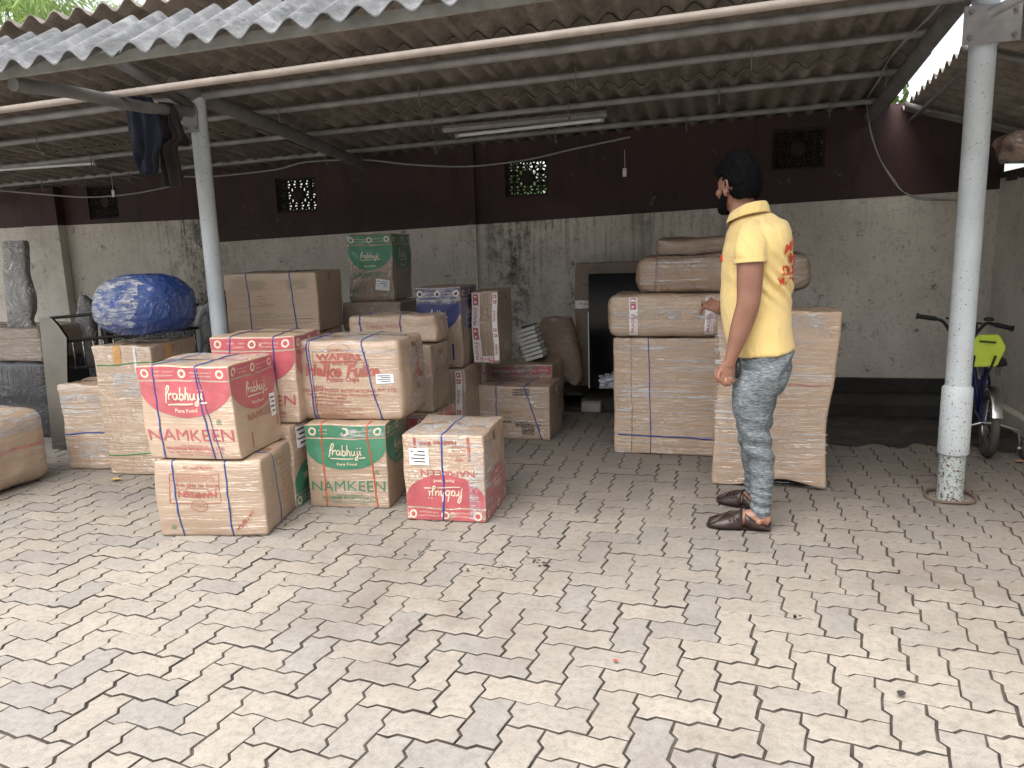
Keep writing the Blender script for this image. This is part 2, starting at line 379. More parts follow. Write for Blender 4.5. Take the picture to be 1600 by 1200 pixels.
for (x0, x1, z0, z1) in vents:
    j = MB(); y0, y1 = WY+.02, WY+.07; b = .018
    j.box(x0-.01, x0+b, y0, y1, z0-.01, z1+.01); j.box(x1-b, x1+.01, y0, y1, z0-.01, z1+.01); j.box(x0+b, x1-b, y0, y1, z0-.01, z0+b); j.box(x0+b, x1-b, y0, y1, z1-b, z1+.01)
    cx, cz = (x0+x1)/2, (z0+z1)/2; w2, h2 = (x1-x0)/2, (z1-z0)/2
    blocked = abs(x0-vents[3][0]) < .01
    # pierced floral pattern: four quadrants of petals round a solid boss
    for sx in (-1, 0, 1):
        for sz in (-1, 0, 1):
            c0 = Vector((cx+sx*w2*.62, (y0+y1)/2, cz+sz*h2*.62))
            rr = w2*.30
            if sx == 0 and sz == 0:
                j.tube([c0-Vector((0, .025, 0)), c0+Vector((0, .025, 0))], w2*.28, 10)
            for k in range(8):
                a_ = k*math.pi/4+.39; d_ = Vector((math.cos(a_), 0, math.sin(a_)))
                j.tube([c0+d_*.006, c0+d_*rr*1.15], [(.0075, .022)]*2, 6, ax=(0, 1, 0))
            j.tube([c0+Vector((math.cos(k*.785), 0, math.sin(k*.785)))*rr for k in range(8)], [(.010, .022)]*8, 6, ax=(0, 1, 0), closed=True)
    if blocked or abs(x0-vents[0][0]) < .01: j.box(x0+b, x1-b, y1+.002, y1+.006, z0+b, z1-b*(1 if blocked else 5))
    keep(j.build('vent', M['jali']), bw)
# right side wall
sw = empty('side_wall', (2.0, 4.4, 0), 'low stained side wall behind the bicycle at the right end', 'wall')
s_ = MB(); s_.box(2.0, 2.2, 1.2, WY+.2, -.02, 1.715); keep(s_.build('plaster_wall', M['white_wall']), sw)
s_ = MB(); s_.box(1.93, 1.995, 1.2, 6.09, -.02, .12, .012); keep(s_.build('ledge', M['white_wall']), sw)
s_ = MB(); s_.box(1.985, 2.22, 1.2, 6.59, 1.717, 1.76, .01)
for i in range(60):
    y = 1.3+i*.085; s_.box(1.965, 1.985+.01*random.random(), y, y+.05, 1.70-.02*random.random(), 1.75)
keep(s_.build('coping', M['plinth']), sw)

# ------------------------------------------------------------------ shed: posts, rafters, purlins, roof sheets
shed = empty('shed', (-1, 4.2, 0), 'open-fronted shed with corrugated cement roof on grey pipe posts', 'shed')
def pipe_mat(name, col, rust, spots=.62):
    n = NT(name); v = n.map(); f = n.noise(v, 30, 6, .7)
    sep = n.n('ShaderNodeSeparateXYZ'); n.l(v, sep.inputs[0])
    sp = n.noise(v, 85, 4, .7)
    hz = n.math('MULTIPLY', n.math('SUBTRACT', .95, sep.outputs[2], True), rust, True)   # rust sits low on the pipe
    thr = n.math('ADD', sp, n.math('MULTIPLY', hz, .06))
    c = n.ramp(n.noise(v, 5, 4), [(.3, tuple(x*.86 for x in col)), (.7, tuple(min(1, x*1.08) for x in col))])
    c = n.mix(n.ramp(thr, [(spots, 0.0), (spots+.03, 1.0)]), c, (.09, .045, .025))
    n.set(Base_Color=c, Roughness=.5); n.bump(thr, .2, .002); return n.m
M['post'] = pipe_mat('grey_blue_paint', (.47, .51, .53), 1.0, .63)
M['post_low'] = pipe_mat('grey_green_rusted_paint', (.42, .47, .46), 1.0, .585)
M['pipe'] = plain('grey_pipe', (.24, .235, .23), .5, var=.25, scale=8)
M['pipe_light'] = plain('pale_pipe', (.36, .31, .27), .5, var=.15, scale=10)
M['pipe_dark'] = plain('dark_pipe', (.15, .145, .14), .6, var=.3, scale=8)
def zr(x, y): return 2.365-.09*(y-4.2)+.0325*(x+1)        # height of the rafters
PL = Vector((-3.06, 4.208, 0)); PR = Vector((1.16, 4.208, 0))
def ppost(P, r, base, label):
    a = MB(); zt = zr(P.x, P.y)
    a.tube([P+Vector((0, 0, z)) for z in (0, zt-.02)], r, 32); o = keep(a.build('post', M['post'], smooth=True, sharp=40), shed); tag(o, label)
    return o
def child(o, parent):
    o.parent = parent; o.matrix_parent_inverse = parent.matrix_parent_inverse.copy() @ Matrix() if False else parent.matrix_world.inverted(); return o
po = ppost(PR, .058, True, 'grey pipe post with rusty foot and thicker sleeve at the right')
bpy.context.view_layer.update()
a = MB(); a.tube([PR+Vector((0, 0, z)) for z in (.24, .245, .575, .588)], [.070, .072, .070, .060], 32); child(a.build('sleeve', M['post'], smooth=True, sharp=40), po)
a = MB(); a.tube([PR+Vector((0, 0, z)) for z in (0, .05, .24, .25)], [.064, .060, .060, .062], 32); child(a.build('sleeve', M['post_low'], smooth=True, sharp=40), po)
a = MB(); a.tube([PR+Vector((math.cos(t)*.115, math.sin(t)*.115, .008+.006*math.sin(t*3))) for t in [k*2*math.pi/32 for k in range(32)]], .007, 8, closed=True)
tag(a.build('pipe_ring', plain('rusty_ring', (.12, .08, .06), .6), smooth=True), 'thin rusty metal ring lying round the foot of the right post', 'ring')
po = ppost(PL, .05, True, 'grey pipe post behind the stacked cartons at the left')
# gusset plates with bolts
def gusset(c, w_, h_, parent):
    a = MB(); a.box(c[0]-w_/2, c[0]+w_/2, c[1]-.004, c[1]+.004, c[2]-h_/2, c[2]+h_/2, .002); o = keep(a.build('gusset_plate', M['pipe']), parent)
    for sx in (-1, 1):
        for sz in (-1, 1):
            b = MB(); p = Vector((c[0]+sx*w_*.38, c[1]-.006, c[2]+sz*h_*.34)); b.tube([p+Vector((0, -.012, 0)), p+Vector((0, 0, 0))], .011, 6)
            child(b.build('bolt', M['pipe_dark']), o)
pg = PY(1551, 36, 4.13); gusset((pg.x, 4.135, pg.z), .235, .165, shed)
pg = PY(297, 186, 4.14); gusset((pg.x, 4.145, pg.z), .10, .15, shed)
# rafters
for x, y0, y1 in ((-3.06, 4.0, 6.5), (1.09, 3.2, 6.58), (-7.28, 4.0, 6.5)):
    a = MB(); a.tube([(x, y, zr(x, y)) for y in (y0, y1)], .045, 20); o = keep(a.build('rafter', M['pipe_dark'], smooth=True, sharp=40), shed)
# front cantilever arms: bent pipe from post head out to the eave
for x in (-3.06, 1.16, -7.28):
    dz = .0325*(x+3.06)
    a = MB(); a.tube(crom([(x, 4.25, 2.20+dz), (x, 3.75, 2.155+dz), (x, 3.3, 2.150+dz), (x, 2.92, 2.125+dz)], 6), .031, 16)
    if x > 0: continue
    keep(a.build('cantilever_arm', M['pipe_dark'], smooth=True, sharp=40), shed)
    a = MB(); a.tube([(x, 4.15, 2.22+dz), (x, 3.35, 2.42+dz)], .028, 12); keep(a.build('brace', M['pipe_dark'], smooth=True), shed)
# brace to the right of the right post
p0, p1 = PY(1545, 22, 4.09), PY(1640, -28, 4.0)
a = MB(); a.tube([p0, p1], .022, 12); keep(a.build('brace', M['pipe'], smooth=True, sharp=40), shed)
def pur(pa, pb, Ya, Yb, r, mat, x0=-8.6, x1=1.12):
    A, B = PY(*pa, Ya), PY(*pb, Yb); d = (B-A)/(B.x-A.x)
    N = 24; P = []
    for i in range(N+1):
        x = x0+(x1-x0)*i/N; q = A+d*(x-A.x); q.z += .004*noi((x, Ya, 0), 1.2, 3); P.append(q)
    a = MB(); a.tube(P, r, 16); keep(a.build('purlin', mat, smooth=True, sharp=40), shed); return A, d
pur((0, 289), (1370, 157), 6.30, 6.30, .021, M['pipe'])
pur((0, 261), (1400, 112), 5.60, 5.60, .021, M['pipe'])
pur((0, 225), (1400, 57), 4.90, 4.90, .021, M['pipe'])
pur((300, 152), (1050, 54), 4.22, 4.22, .023, M['pipe'])
pur((0, 172), (1275, -1), 3.55, 3.55, .0185, M['pipe_light'])
# hook bolts hanging under the purlins
hb = MB()
for (Y, z_, k0) in ((6.28, 0, 0), (5.58, 0, .4), (4.88, 0, .7)):
    for i in range(9):
        x = -7.4+i*1.02+k0*.6
        if x > 1.0: continue
        z = {6.28: 2.125+.0265*(x+3), 5.58: 2.185+.0265*(x+3), 4.88: 2.245+.0265*(x+3)}[Y]
        hb.tube([(x, Y-.026, z+.09), (x, Y-.028, z-.01), (x, Y-.012, z-.032), (x, Y+.012, z-.03), (x, Y+.02, z-.005)], .004, 6)
keep(hb.build('hook_bolts', M['pipe_dark']), shed)['kind'] = 'stuff'
# eave board
a = MB(); A, B = PY(17, 116, 2.90), PY(1200, -57, 2.90); d = (B-A)/(B.x-A.x)
A2 = A+d*(-8.6-A.x); B2 = A+d*(1.45-A.x)
EAVE = lambda x: (A+d*(x-A.x)).z
for (p, q) in ((A2, B2),):
    a.add([p+Vector((0, 0, -.010)), q+Vector((0, 0, -.010)), q+Vector((0, 0, .03)), p+Vector((0, 0, .03)), p+Vector((0, .03, -.010)), q+Vector((0, .03, -.010)), q+Vector((0, .03, .03)), p+Vector((0, .03, .03))],
          [(0, 1, 2, 3), (7, 6, 5, 4), (0, 4, 5, 1), (3, 2, 6, 7), (0, 3, 7, 4), (1, 5, 6, 2)])
keep(a.build('eave_rail', plain('pale_green_rail', (.24, .25, .23), .6, var=.25)), shed)
# corrugated sheets
def sheetmat(name, a, b, moss, mossa=.6):
    n = NT(name); v = n.map()
    big = n.noise(v, 3.2, 6, .68, .3); fine = n.noise(v, 45, 4, .7)
    c = n.ramp(big, [(.3, a), (.68, b)])
    c = n.mix(n.ramp(n.noise(v, 11, 6, .75), [(.5, 0.0), (.7, mossa)]), c, moss)
    c = n.mix(n.ramp(fine, [(.3, .5), (.45, 0.0)]), c, tuple(x*.35 for x in a))
    c = n.mix(n.ramp(n.noise(n.map((3, .5, 3)), 4, 5, .7), [(.52, 0.0), (.7, .5)]), c, tuple(x*.4 for x in a))
    n.set(Base_Color=c, Roughness=.92); n.bump(n.math('ADD', big, n.math('MULTIPLY', fine, .6)), .6, .008); return n.m
M['sheet_top'] = sheetmat('weathered_cement_sheet', (.055, .057, .059), (.17, .174, .177), (.32, .325, .33), .55)
M['sheet_in'] = sheetmat('sheet_underside', (.115, .097, .08), (.26, .225, .188), (.36, .325, .28), .45)
PITCH_ = .146; AMP = .024
def sheet(x0, x1, y0, y1, zf, mat, lift=0, seed=0):
    n = max(8, int(round((x1-x0)/PITCH_*10))); ny = 6; vs = []; fs = []
    sl = noi((seed, 1, 2), 1.7)*.006; yj = noi((seed, 5, 2), 1.7)*.02
    for s in (0, 1):
        for j in range(ny+1):
            for i in range(n+1):
                x = x0+(x1-x0)*i/n; y = y0+(y1-y0)*j/ny+(yj if j in (0,) else 0)
                z = zf(x, y)+AMP*math.cos(2*math.pi*x/PITCH_)+lift+sl - .006*s
                vs.append((x, y, z))
    o = (ny+1)*(n+1)
    for j in range(ny):
        for i in range(n):
            k = j*(n+1)+i; fs += [(k, k+1, k+n+2, k+n+1), (o+k+n+1, o+k+n+2, o+k+1, o+k)]
    for i in range(n):
        fs += [(i, o+i, o+i+1, i+1)]; k = ny*(n+1)+i; fs += [(k+1, o+k+1, o+k, k)]
    for j in range(ny):
        k = j*(n+1); fs += [(k, k+n+1, o+k+n+1, o+k)]; k += n; fs += [(k+n+1, k, o+k, o+k+n+1)]
    a = MB(); a.add(vs, fs); return keep(a.build('roof_sheet', mat, smooth=True, sharp=50), shed)
def zrear(x, y): return 2.503-.0985*(y-4.2)+.027*(x+1)
NS = 10; SWD = PITCH_*7
x = -8.6; k = 0
while x < 1.2:
    x1 = min(x+SWD+PITCH_*.55, 1.22); lf = .007 if k % 2 else 0
    sheet(x, x1, 3.36, 4.62, zrear, M['sheet_in'], lf+.010, k)
    sheet(x, x1, 4.32, 5.72, zrear, M['sheet_in'], lf-.006, k+20)
    sheet(x, x1, 5.42, 6.85, zrear, M['sheet_in'], lf-.022, k+40)
    zfr = lambda xx, yy: EAVE(xx)+.032+.59*(yy-2.85)
    sheet(x, x1, 2.80, 3.20, zfr, M['sheet_top'], lf, k+60)
    x += SWD; k += 1
# lean-to roof over the right end, corrugations run across
def rsheet(y0, y1, k):
    n = int((y1-y0)/PITCH_*10); vs = []; fs = []; X0, X1 = 1.30, 2.9; nx = 6
    for s in (0, 1):
        for i in range(nx+1):
            for j in range(n+1):
                xx = X0+(X1-X0)*i/nx; yy = y0+(y1-y0)*j/n
                vs.append((xx, yy, 2.43-.30*(xx-1.25)-.07*(yy-4.2)+AMP*math.cos(2*math.pi*yy/PITCH_)-.006*s+.007*(k % 2)))
    o = (nx+1)*(n+1)
    for i in range(nx):
        for j in range(n):
            q = i*(n+1)+j; fs += [(q, q+1, q+n+2, q+n+1), (o+q+n+1, o+q+n+2, o+q+1, o+q)]
    for j in range(n): fs += [(j, o+j, o+j+1, j+1)]
    a = MB(); a.add(vs, fs); keep(a.build('roof_sheet', M['sheet_in'], smooth=True, sharp=50), shed)
for k, y0 in enumerate((2.6, 3.62, 4.64, 5.66)): rsheet(y0, y0+1.1, k)
for y in (3.3, 4.9, 6.2):
    a = MB(); a.tube([(1.25, y, 2.37-.07*(y-4.2)), (2.9, y, 2.37-.07*(y-4.2)-.30*1.65)], .02, 12); keep(a.build('purlin', M['pipe_dark'], smooth=True), shed)
a = MB(); a.tube([(1.36, y, 2.33-.07*(y-4.2)) for y in (3.2, 6.58)], .014, 10); keep(a.build('edge_rod', M['pipe'], smooth=True), shed)

# ------------------------------------------------------------------ cartons
SCRIPT = [[(-.1, -.5), (.1, .3), (.35, 1.7), (.7, 2.3), (.95, 2.0), (.5, 1.2), (0, .9)], [(.6, 0), (.7, .6), (.75, 1.0), (.95, .8), (1.25, 1.05), (1.4, .9)],
          [(2.2, .9), (1.8, 1.0), (1.5, .6), (1.6, .1), (1.95, .05), (2.25, .6), (2.3, .95), (2.25, .3), (2.5, 0)], [(2.95, 2.1), (2.8, 1.0), (2.7, .1), (3.1, 0), (3.4, .4), (3.2, .9), (2.8, .7)],
          [(3.95, 2.1), (3.8, 1.0), (3.65, 0)], [(3.7, .5), (4.0, 1.0), (4.25, .8), (4.25, .1), (4.45, 0)], [(4.7, 1.0), (4.65, .3), (4.9, 0), (5.25, .4), (5.35, 1.0), (5.3, .2), (5.5, 0)],
          [(5.95, 1.0), (5.9, 0), (5.75, -.8), (5.45, -1.0), (5.3, -.7), (5.9, -.1), (6.2, .2)], [(6.03, 1.4), (6.06, 1.5), (6.1, 1.58)], [(6.5, 1.0), (6.45, .2), (6.7, 0)], [(6.6, 1.4), (6.63, 1.5), (6.67, 1.58)],
          [(.2, -.78), (2.5, -.74), (4.9, -.66)], [(6.1, -.62), (7.4, -.56)]]
def ribbon(P, wd, n=5):
    P = crom([(x, y, 0) for x, y in P], n); vs = []; fs = []
    for i, p in enumerate(P):
        t = (P[min(i+1, len(P)-1)]-P[max(i-1, 0)]).normalized(); nn = Vector((-t.y, t.x, 0))*wd*.5*(.75+.25*math.sin(3.14*i/len(P)))
        vs += [p+nn, p-nn]
        if i: k = 2*i; fs.append((k-2, k-1, k+1, k))
    return vs, fs
def textmesh(s, size, sx=1.0, shear=0, bold=0):
    cu = bpy.data.curves.new('t', 'FONT'); cu.body = s; cu.size = size; cu.shear = shear; cu.offset = bold; cu.resolution_u = 3; cu.align_x = 'CENTER'
    o = bpy.data.objects.new('t', cu); C.objects.link(o)
    dg = bpy.context.evaluated_depsgraph_get(); e = o.evaluated_get(dg); me = e.to_mesh()
    vs = [Vector((v.co.x*sx, v.co.y, 0)) for v in me.vertices]; fs = [tuple(p.vertices) for p in me.polygons]
    e.to_mesh_clear(); bpy.data.objects.remove(o); bpy.data.curves.remove(cu)
    return vs, fs

M['brown_tape'] = plain('brown_tape', (.30, .19, .11), .18, var=.1, coat=1)
class Carton:
    def __init__(s, name, label, q, mat, cat='carton', group=None, r=.010, bulge=.007, wob=.009, seed=1, lean=(0, 0), sag=0, part='box_body', n=14):
        x, y, yaw, w, d, h, z0 = q; s.w, s.d, s.h = w, d, h; s.r = r; s.bu = bulge; s.wob = wob; s.seed = seed; s.lean = lean; s.sag = sag
        c, sn = math.cos(yaw), math.sin(yaw)
        s.root = empty(name, (x+c*w/2-sn*d/2, y+sn*w/2+c*d/2, z0), label, cat, group, yaw)
        s.prints = {}
        bm = bmesh.new(); N = n
        e = r*1.02
        def par(L):
            ts = [-L/2, -L/2+e*.35, -L/2+e]+[-L/2+e+(L-2*e)*k/N for k in range(1, N)]+[L/2-e, L/2-e*.35, L/2]; return ts
        gx, gy, gz = par(w), par(d), [t+h/2 for t in par(h)]
        def face(A, B, f):
            g = [[bm.verts.new(s.F(f(a, b))) for b in B] for a in A]
            for i in range(len(A)-1):
                for j in range(len(B)-1): bm.faces.new((g[i][j], g[i+1][j], g[i+1][j+1], g[i][j+1]))
        face(gx, gz, lambda a, b: (a, -d/2, b)); face(gx, gz, lambda a, b: (a, d/2, b))
        face(gy, gz, lambda a, b: (-w/2, a, b)); face(gy, gz, lambda a, b: (w/2, a, b))
        face(gx, gy, lambda a, b: (a, b, 0)); face(gx, gy, lambda a, b: (a, b, h))
        bmesh.ops.remove_doubles(bm, verts=bm.verts, dist=.0002); bmesh.ops.recalc_face_normals(bm, faces=bm.faces)
        a = MB(); a.bm(bm); s.body = a.build(part, mat, s.root, smooth=True)
        if part == 'box_body' and h > .25 and seed not in (30, 50):
            k_ = s.prints; s.prints = {}
            s.rect('clear_tape_', 'T', .0, 1.0, .5-.024/d, .5+.024/d, .0012); s.rect('clear_tape_', 'R', .5-.024/d, .5+.024/d, 1-.07/h, 1, .0012)
            s.prints['clear_tape_'].build('brown_tape', M['brown_tape'], s.root); s.prints = k_
    def F(s, p, off=0):
        p = Vector(p); hh = Vector((s.w/2, s.d/2, s.h/2)); c = Vector((0, 0, s.h/2)); l = p-c; r = s.r
        q = Vector([max(-(hh[i]-r), min(hh[i]-r, l[i])) for i in range(3)]); dd = l-q
        l = q+dd.normalized()*(r+off) if dd.length > 1e-7 else l
        u = Vector([max(-1, min(1, l[i]/hh[i])) for i in range(3)])
        b = s.bu
        l.x += b*u.x*(1-u.y**2)*(1-u.z**2); l.y += b*u.y*(1-u.x**2)*(1-u.z**2); l.z += b*.6*u.z*(1-u.x**2)*(1-u.y**2)*(1 if u.z > 0 else 0)
        l.z -= s.sag*(1-u.x**2)*max(0, u.z)
        nv = nvec(l, 5.5, s.seed)*s.wob + nvec(l, 17, s.seed+3)*s.wob*.35
        if u.z < -.96: nv.z = 0
        l = l+nv+c
        l.x += s.lean[0]*l.z; l.y += s.lean[1]*l.z
        return l
    def pt(s, face, u, v, off=.0015):
        w, d, h = s.w, s.d, s.h
        if face == 'F': p = (-w/2+u, -d/2, v)
        elif face == 'R': p = (w/2, -d/2+u, v)
        elif face == 'T': p = (-w/2+u, -d/2+v, h)
        elif face == 'L': p = (-w/2, d/2-u, v)
        return s.F(p, off)
    def dims(s, face): return {'F': (s.w, s.h), 'R': (s.d, s.h), 'T': (s.w, s.d), 'L': (s.d, s.h)}[face]
    def put(s, key, face, vs, fs, cu, cv, rot=0, off=.0015):
        c, sn = math.cos(rot), math.sin(rot); P = [s.pt(face, cu+v.x*c-v.y*sn, cv+v.x*sn+v.y*c, off) for v in vs]
        s.prints.setdefault(key, MB()).add(P, fs)
    def text(s, key, face, t, u, v, size, sx=1.0, rot=0, shear=0, bold=0):
        """u, v: centre of the baseline as a share of the face"""
        W, H_ = s.dims(face); vs, fs = textmesh(t, size, sx, shear, bold); s.put(key, face, vs, fs, u*W, v*H_, rot, .0022)
    def logo(s, key, face, u, v, size, rot=0, bold=.27):
        W, H_ = s.dims(face)
        for k, P in enumerate(SCRIPT):
            vs, fs = ribbon(P, bold); vs = [Vector(((q.x-3.4), q.y-.3, 0))*size for q in vs]
            s.put(key, face, vs, fs, u*W, v*H_, rot, .0030+.00005*k)
    def rect(s, key, face, u0, u1, v0, v1, off=.0015, rot=0):
        W, H_ = s.dims(face); nu, nv = max(1, int((u1-u0)*W/.03)), max(1, int((v1-v0)*H_/.03))
        cu, cv = (u0+u1)/2*W, (v0+v1)/2*H_
        vs = [Vector(((i/nu-.5)*(u1-u0)*W, (j/nv-.5)*(v1-v0)*H_, 0)) for j in range(nv+1) for i in range(nu+1)]
        fs = [(j*(nu+1)+i, j*(nu+1)+i+1, (j+1)*(nu+1)+i+1, (j+1)*(nu+1)+i) for j in range(nv) for i in range(nu)]
        s.put(key, face, vs, fs, cu, cv, rot, off)
    def frame(s, key, face, u0, u1, v0, v1, t=.003):
        W, H_ = s.dims(face); a, b = t/W, t/H_
        s.rect(key, face, u0, u1, v0, v0+b); s.rect(key, face, u0, u1, v1-b, v1); s.rect(key, face, u0, u0+a, v0+b, v1-b); s.rect(key, face, u1-a, u1, v0+b, v1-b)
    def arc(s, key, face, vtop, vbot, inv=False, margin=.004, reach=1.06):
        """big coloured segment hanging from the band (or standing on the foot when inv)"""
        W, H_ = s.dims(face); n = 30; m_ = 6; vs = []; fs = []
        for i in range(n+1):
            u = margin+(W-2*margin)*i/n; t = (u-W/2)/(W/2*reach); low = vtop-(vtop-vbot)*math.sqrt(max(0, 1-t*t))
            for j in range(m_+1):
                v = vtop+(low-vtop)*j/m_
                if inv: v = 1-v
                vs.append(Vector((u, v*H_, 0)))
        for i in range(n):
            for j in range(m_): k = i*(m_+1)+j; fs.append((k, k+1, k+m_+2, k+m_+1))
        s.put(key, face, vs, fs, 0, 0)
    def brand(s, key, face, inv=False, word=True, big=1.0):
        """band, segment, script logo, product word and small print"""
        W, H_ = s.dims(face); f = (lambda v: 1-v) if inv else (lambda v: v); rot = math.pi if inv else 0
        a, b = sorted((f(.855), f(.985))); s.rect(key, face, .012, .988, a, b)
        s.arc(key, face, .835, .46, inv)
        s.logo('cream_print', face, .5, f(.665), .060*W*big, rot)
        s.text('cream_print', face, 'Pure Food', .5, f(.515), .024*W/.45, 1.1, rot, bold=.0004)
        for k, uu in enumerate((.1, .5, .9)):
            n_ = 14; c_ = [Vector((math.cos(t)*.022, math.sin(t)*.022, 0)) for t in [q*6.2832/n_ for q in range(n_)]]
            t_ = s.prints; s.prints = {}; s.put('cream_print', face, c_, [tuple(range(n_))], uu*W, f(.92)*H_, rot, .0022); s.prints['cream_print'].build('medallion', M['cream_print'], s.root); s.prints = t_
            s.put(key, face, [q*.55 for q in c_], [tuple(range(n_))], uu*W, f(.92)*H_, rot, .0028)
        for uu in (.3, .7):
            s.text('cream_print', face, 'NAMKEEN & SWEETS', uu, f(.925), .0105, 1.1, rot); s.text('cream_print', face, 'PURE VEGETARIAN', uu, f(.885), .0105, 1.1, rot)
        if word:
            s.text(key, face, 'NAMKEEN', .5, f(.205), .083*W/.47, 1.16, rot)
            s.text(key, face, 'MANUFACTURED BY', .52, f(.14), .014, 1.1, rot); s.text(key, face, 'HALDIRAM BHUJIAWALA LTD.', .52, f(.105), .02, 1.15, rot, bold=.0004)
            s.text(key, face, 'Regd. Office & Works : Food Park, Industrial Area', .52, f(.072), .013, 1.1, rot); s.text(key, face, 'Customer care - mail your feedback', .52, f(.045), .012, 1.1, rot)
    def veg(s, face, u, v, k='green_print'):
        W, H_ = s.dims(face); a = .011; s.frame(k, face, u-a/W, u+a/W, v-a/H_, v+a/H_, .0022)
        c_ = [Vector((math.cos(t)*.005, math.sin(t)*.005, 0)) for t in [q*.785 for q in range(8)]]; s.put(k, face, c_, [tuple(range(8))], u*W, v*H_)
    def label(s, face, u, v, wd, ht, rot=0, lines=4):
        W, H_ = s.dims(face); a, b = wd/W/2, ht/H_/2; keepp = s.prints; s.prints = {}
        s.rect('white_label', face, u-a, u+a, v-b, v+b, .0032, rot)
        c, sn = math.cos(rot), math.sin(rot)
        for k in range(lines):
            yy = ht*(.28-.2*k); ww = wd*(.36 if k % 2 == 0 else .28); xx = -.04*wd+(.1*wd if k % 2 else 0)
            vs = [Vector((xx-ww, yy, 0)), Vector((xx+ww, yy, 0)), Vector((xx+ww, yy+ht*.07, 0)), Vector((xx-ww, yy+ht*.07, 0))]
            s.put('label_ink', face, vs, [(0, 1, 2, 3)], u*W, v*H_, rot, .0040)
        o = s.prints['white_label'].build('paper_label', M['white_label'], s.root); s.prints['label_ink'].build('label_lettering', M['black_print'], o); s.prints = keepp
    def strap(s, ub, ut, key='twine_blue', axis='F', th=.0042, wd=.0085, dup=0):
        """twine loop round front, top, back and bottom"""
        w, d, h = s.w, s.d, s.h; P = []; N = 22
        L = w if axis == 'F' else d
        def X(t, k): return -L/2+(ub+(ut-ub)*t)*L+.0035*noi((t*5, k, s.seed), 1.3, 9)
        for i in range(N+1): t = i/N; P.append(('f', X(t, 0), t*h))
        for i in range(1, N): t = i/N; P.append(('t', X(1, t), t))
        for i in range(N, -1, -1): t = i/N; P.append(('b', X(t, 2)*.96, t*h))
        for i in range(N-1, 0, -1): t = i/N; P.append(('u', X(0, 0), t))
        pts = []
        for (k, a, b) in P:
            if axis == 'F': q = {'f': (a, -d/2, b), 't': (a, -d/2+b*d, h), 'b': (a, d/2, b), 'u': (a, -d/2+b*d, 0)}[k]
            else: q = {'f': (-w/2, a, b), 't': (-w/2+b*w, a, h), 'b': (w/2, a, b), 'u': (-w/2+b*w, a, 0)}[k]
            p = s.F(q, .0022 if k != 'u' else .0005)
            pts.append(p)
        m_ = MB(); ax = (1, 0, 0) if axis == 'F' else (0, 1, 0)
        m_.tube(pts, [(.0018, wd/2*(.75+.5*abs(noi((i*.4, 0, s.seed), 1, 5)))) for i in range(len(pts))], 6, ax=ax, closed=True)
        m_.build('strap', M[key], s.root, smooth=True)
    def girth(s, v, key, dv=0, wd=.007):
        w, d, h = s.w, s.d, s.h; P = []; N = 14
        for i in range(N): P.append((-w/2+w*i/N, -d/2, v*h+dv*i/N))
        for i in range(N): P.append((w/2, -d/2+d*i/N, v*h+dv))
        for i in range(N): P.append((w/2-w*i/N, d/2, v*h+dv*(1-i/N)))
        for i in range(N): P.append((-w/2, d/2-d*i/N, v*h))
        m_ = MB(); m_.tube([s.F(p, .002) for p in P], [(.0018, wd/2)]*len(P), 6, ax=(0, 0, 1), closed=True); m_.build('strap', M[key], s.root, smooth=True)
    def tape(s, face, u0, u1, v0, v1, key='tan_tape', name='tape'):
        t = s.prints; s.prints = {}; s.rect('x', face, u0, u1, v0, v1, .0022); s.prints['x'].build(name, M[key], s.root); s.prints = t
    def done(s):
        nm = {'red_print': 'red_printing', 'faded_red_print': 'red_lettering', 'green_print': 'green_printing', 'blue_print': 'blue_printing', 'cream_print': 'cream_lettering', 'black_print': 'black_lettering', 'white_label': 'paper_label', 'label_ink': 'label_lettering', 'fragile_red': 'red_lettering'}
        for k, mb in s.prints.items(): mb.build(nm[k], M[k], s.root)
        return s
    def fragile(s, face, u0, u1, v0, v1, vert=True, red=False):
        """printed warning tape"""
        keepp = s.prints; s.prints = {}
        W, H_ = s.dims(face); s.rect('white_label', face, u0, u1, v0, v1, .0024)
        tp_ = s.prints.pop('white_label').build('fragile_tape', M['tape_white'], s.root)
        L = (v1-v0)*H_ if vert else (u1-u0)*W; wd = (u1-u0)*W if vert else (v1-v0)*H_; n_ = max(1, int(L/.19)); rot = math.pi/2 if vert else 0
        for k in range(n_):
            t = (k+.32)/n_; cu = (u0+u1)/2*W+(wd*.1 if vert else 0) if vert else u0*W+t*L; cv = v0*H_+t*L if vert else (v0+v1)/2*H_-wd*.1
            vs, fs = textmesh('FRAGILE', wd*.52, 1.15, bold=.0006); s.put('fragile_red', face, vs, fs, cu, cv, rot, .0036)
            vs, fs = textmesh('HANDLE WITH CARE', wd*.2, 1.0); s.put('fragile_red', face, vs, fs, cu+(wd*.26 if vert else 0), cv-(0 if vert else wd*.26), rot, .0036)
            for q in (.74, .9):
                t2 = (k+q)/n_; a, b = ((u0+u1)/2*W, v0*H_+t2*L) if vert else (u0*W+t2*L, (v0+v1)/2*H_); z_ = wd*.34
                vs = [Vector((-z_, -z_, 0)), Vector((z_, -z_, 0)), Vector((z_, z_, 0)), Vector((-z_, z_, 0))]; s.put('fragile_red', face, vs, [(0, 1, 2, 3)], a, b, rot, .0034)
                z2 = z_*.5; vs = [Vector((0, -z2, 0)), Vector((z2, z2, 0)), Vector((-z2, z2, 0))]; s.put('white_label', face, vs, [(0, 1, 2)], a, b, rot, .0044)
        for k, mb in s.prints.items(): mb.build('red_lettering' if k == 'fragile_red' else 'white_arrow', M['red_print' if k == 'fragile_red' else k], tp_)
        s.prints = keepp

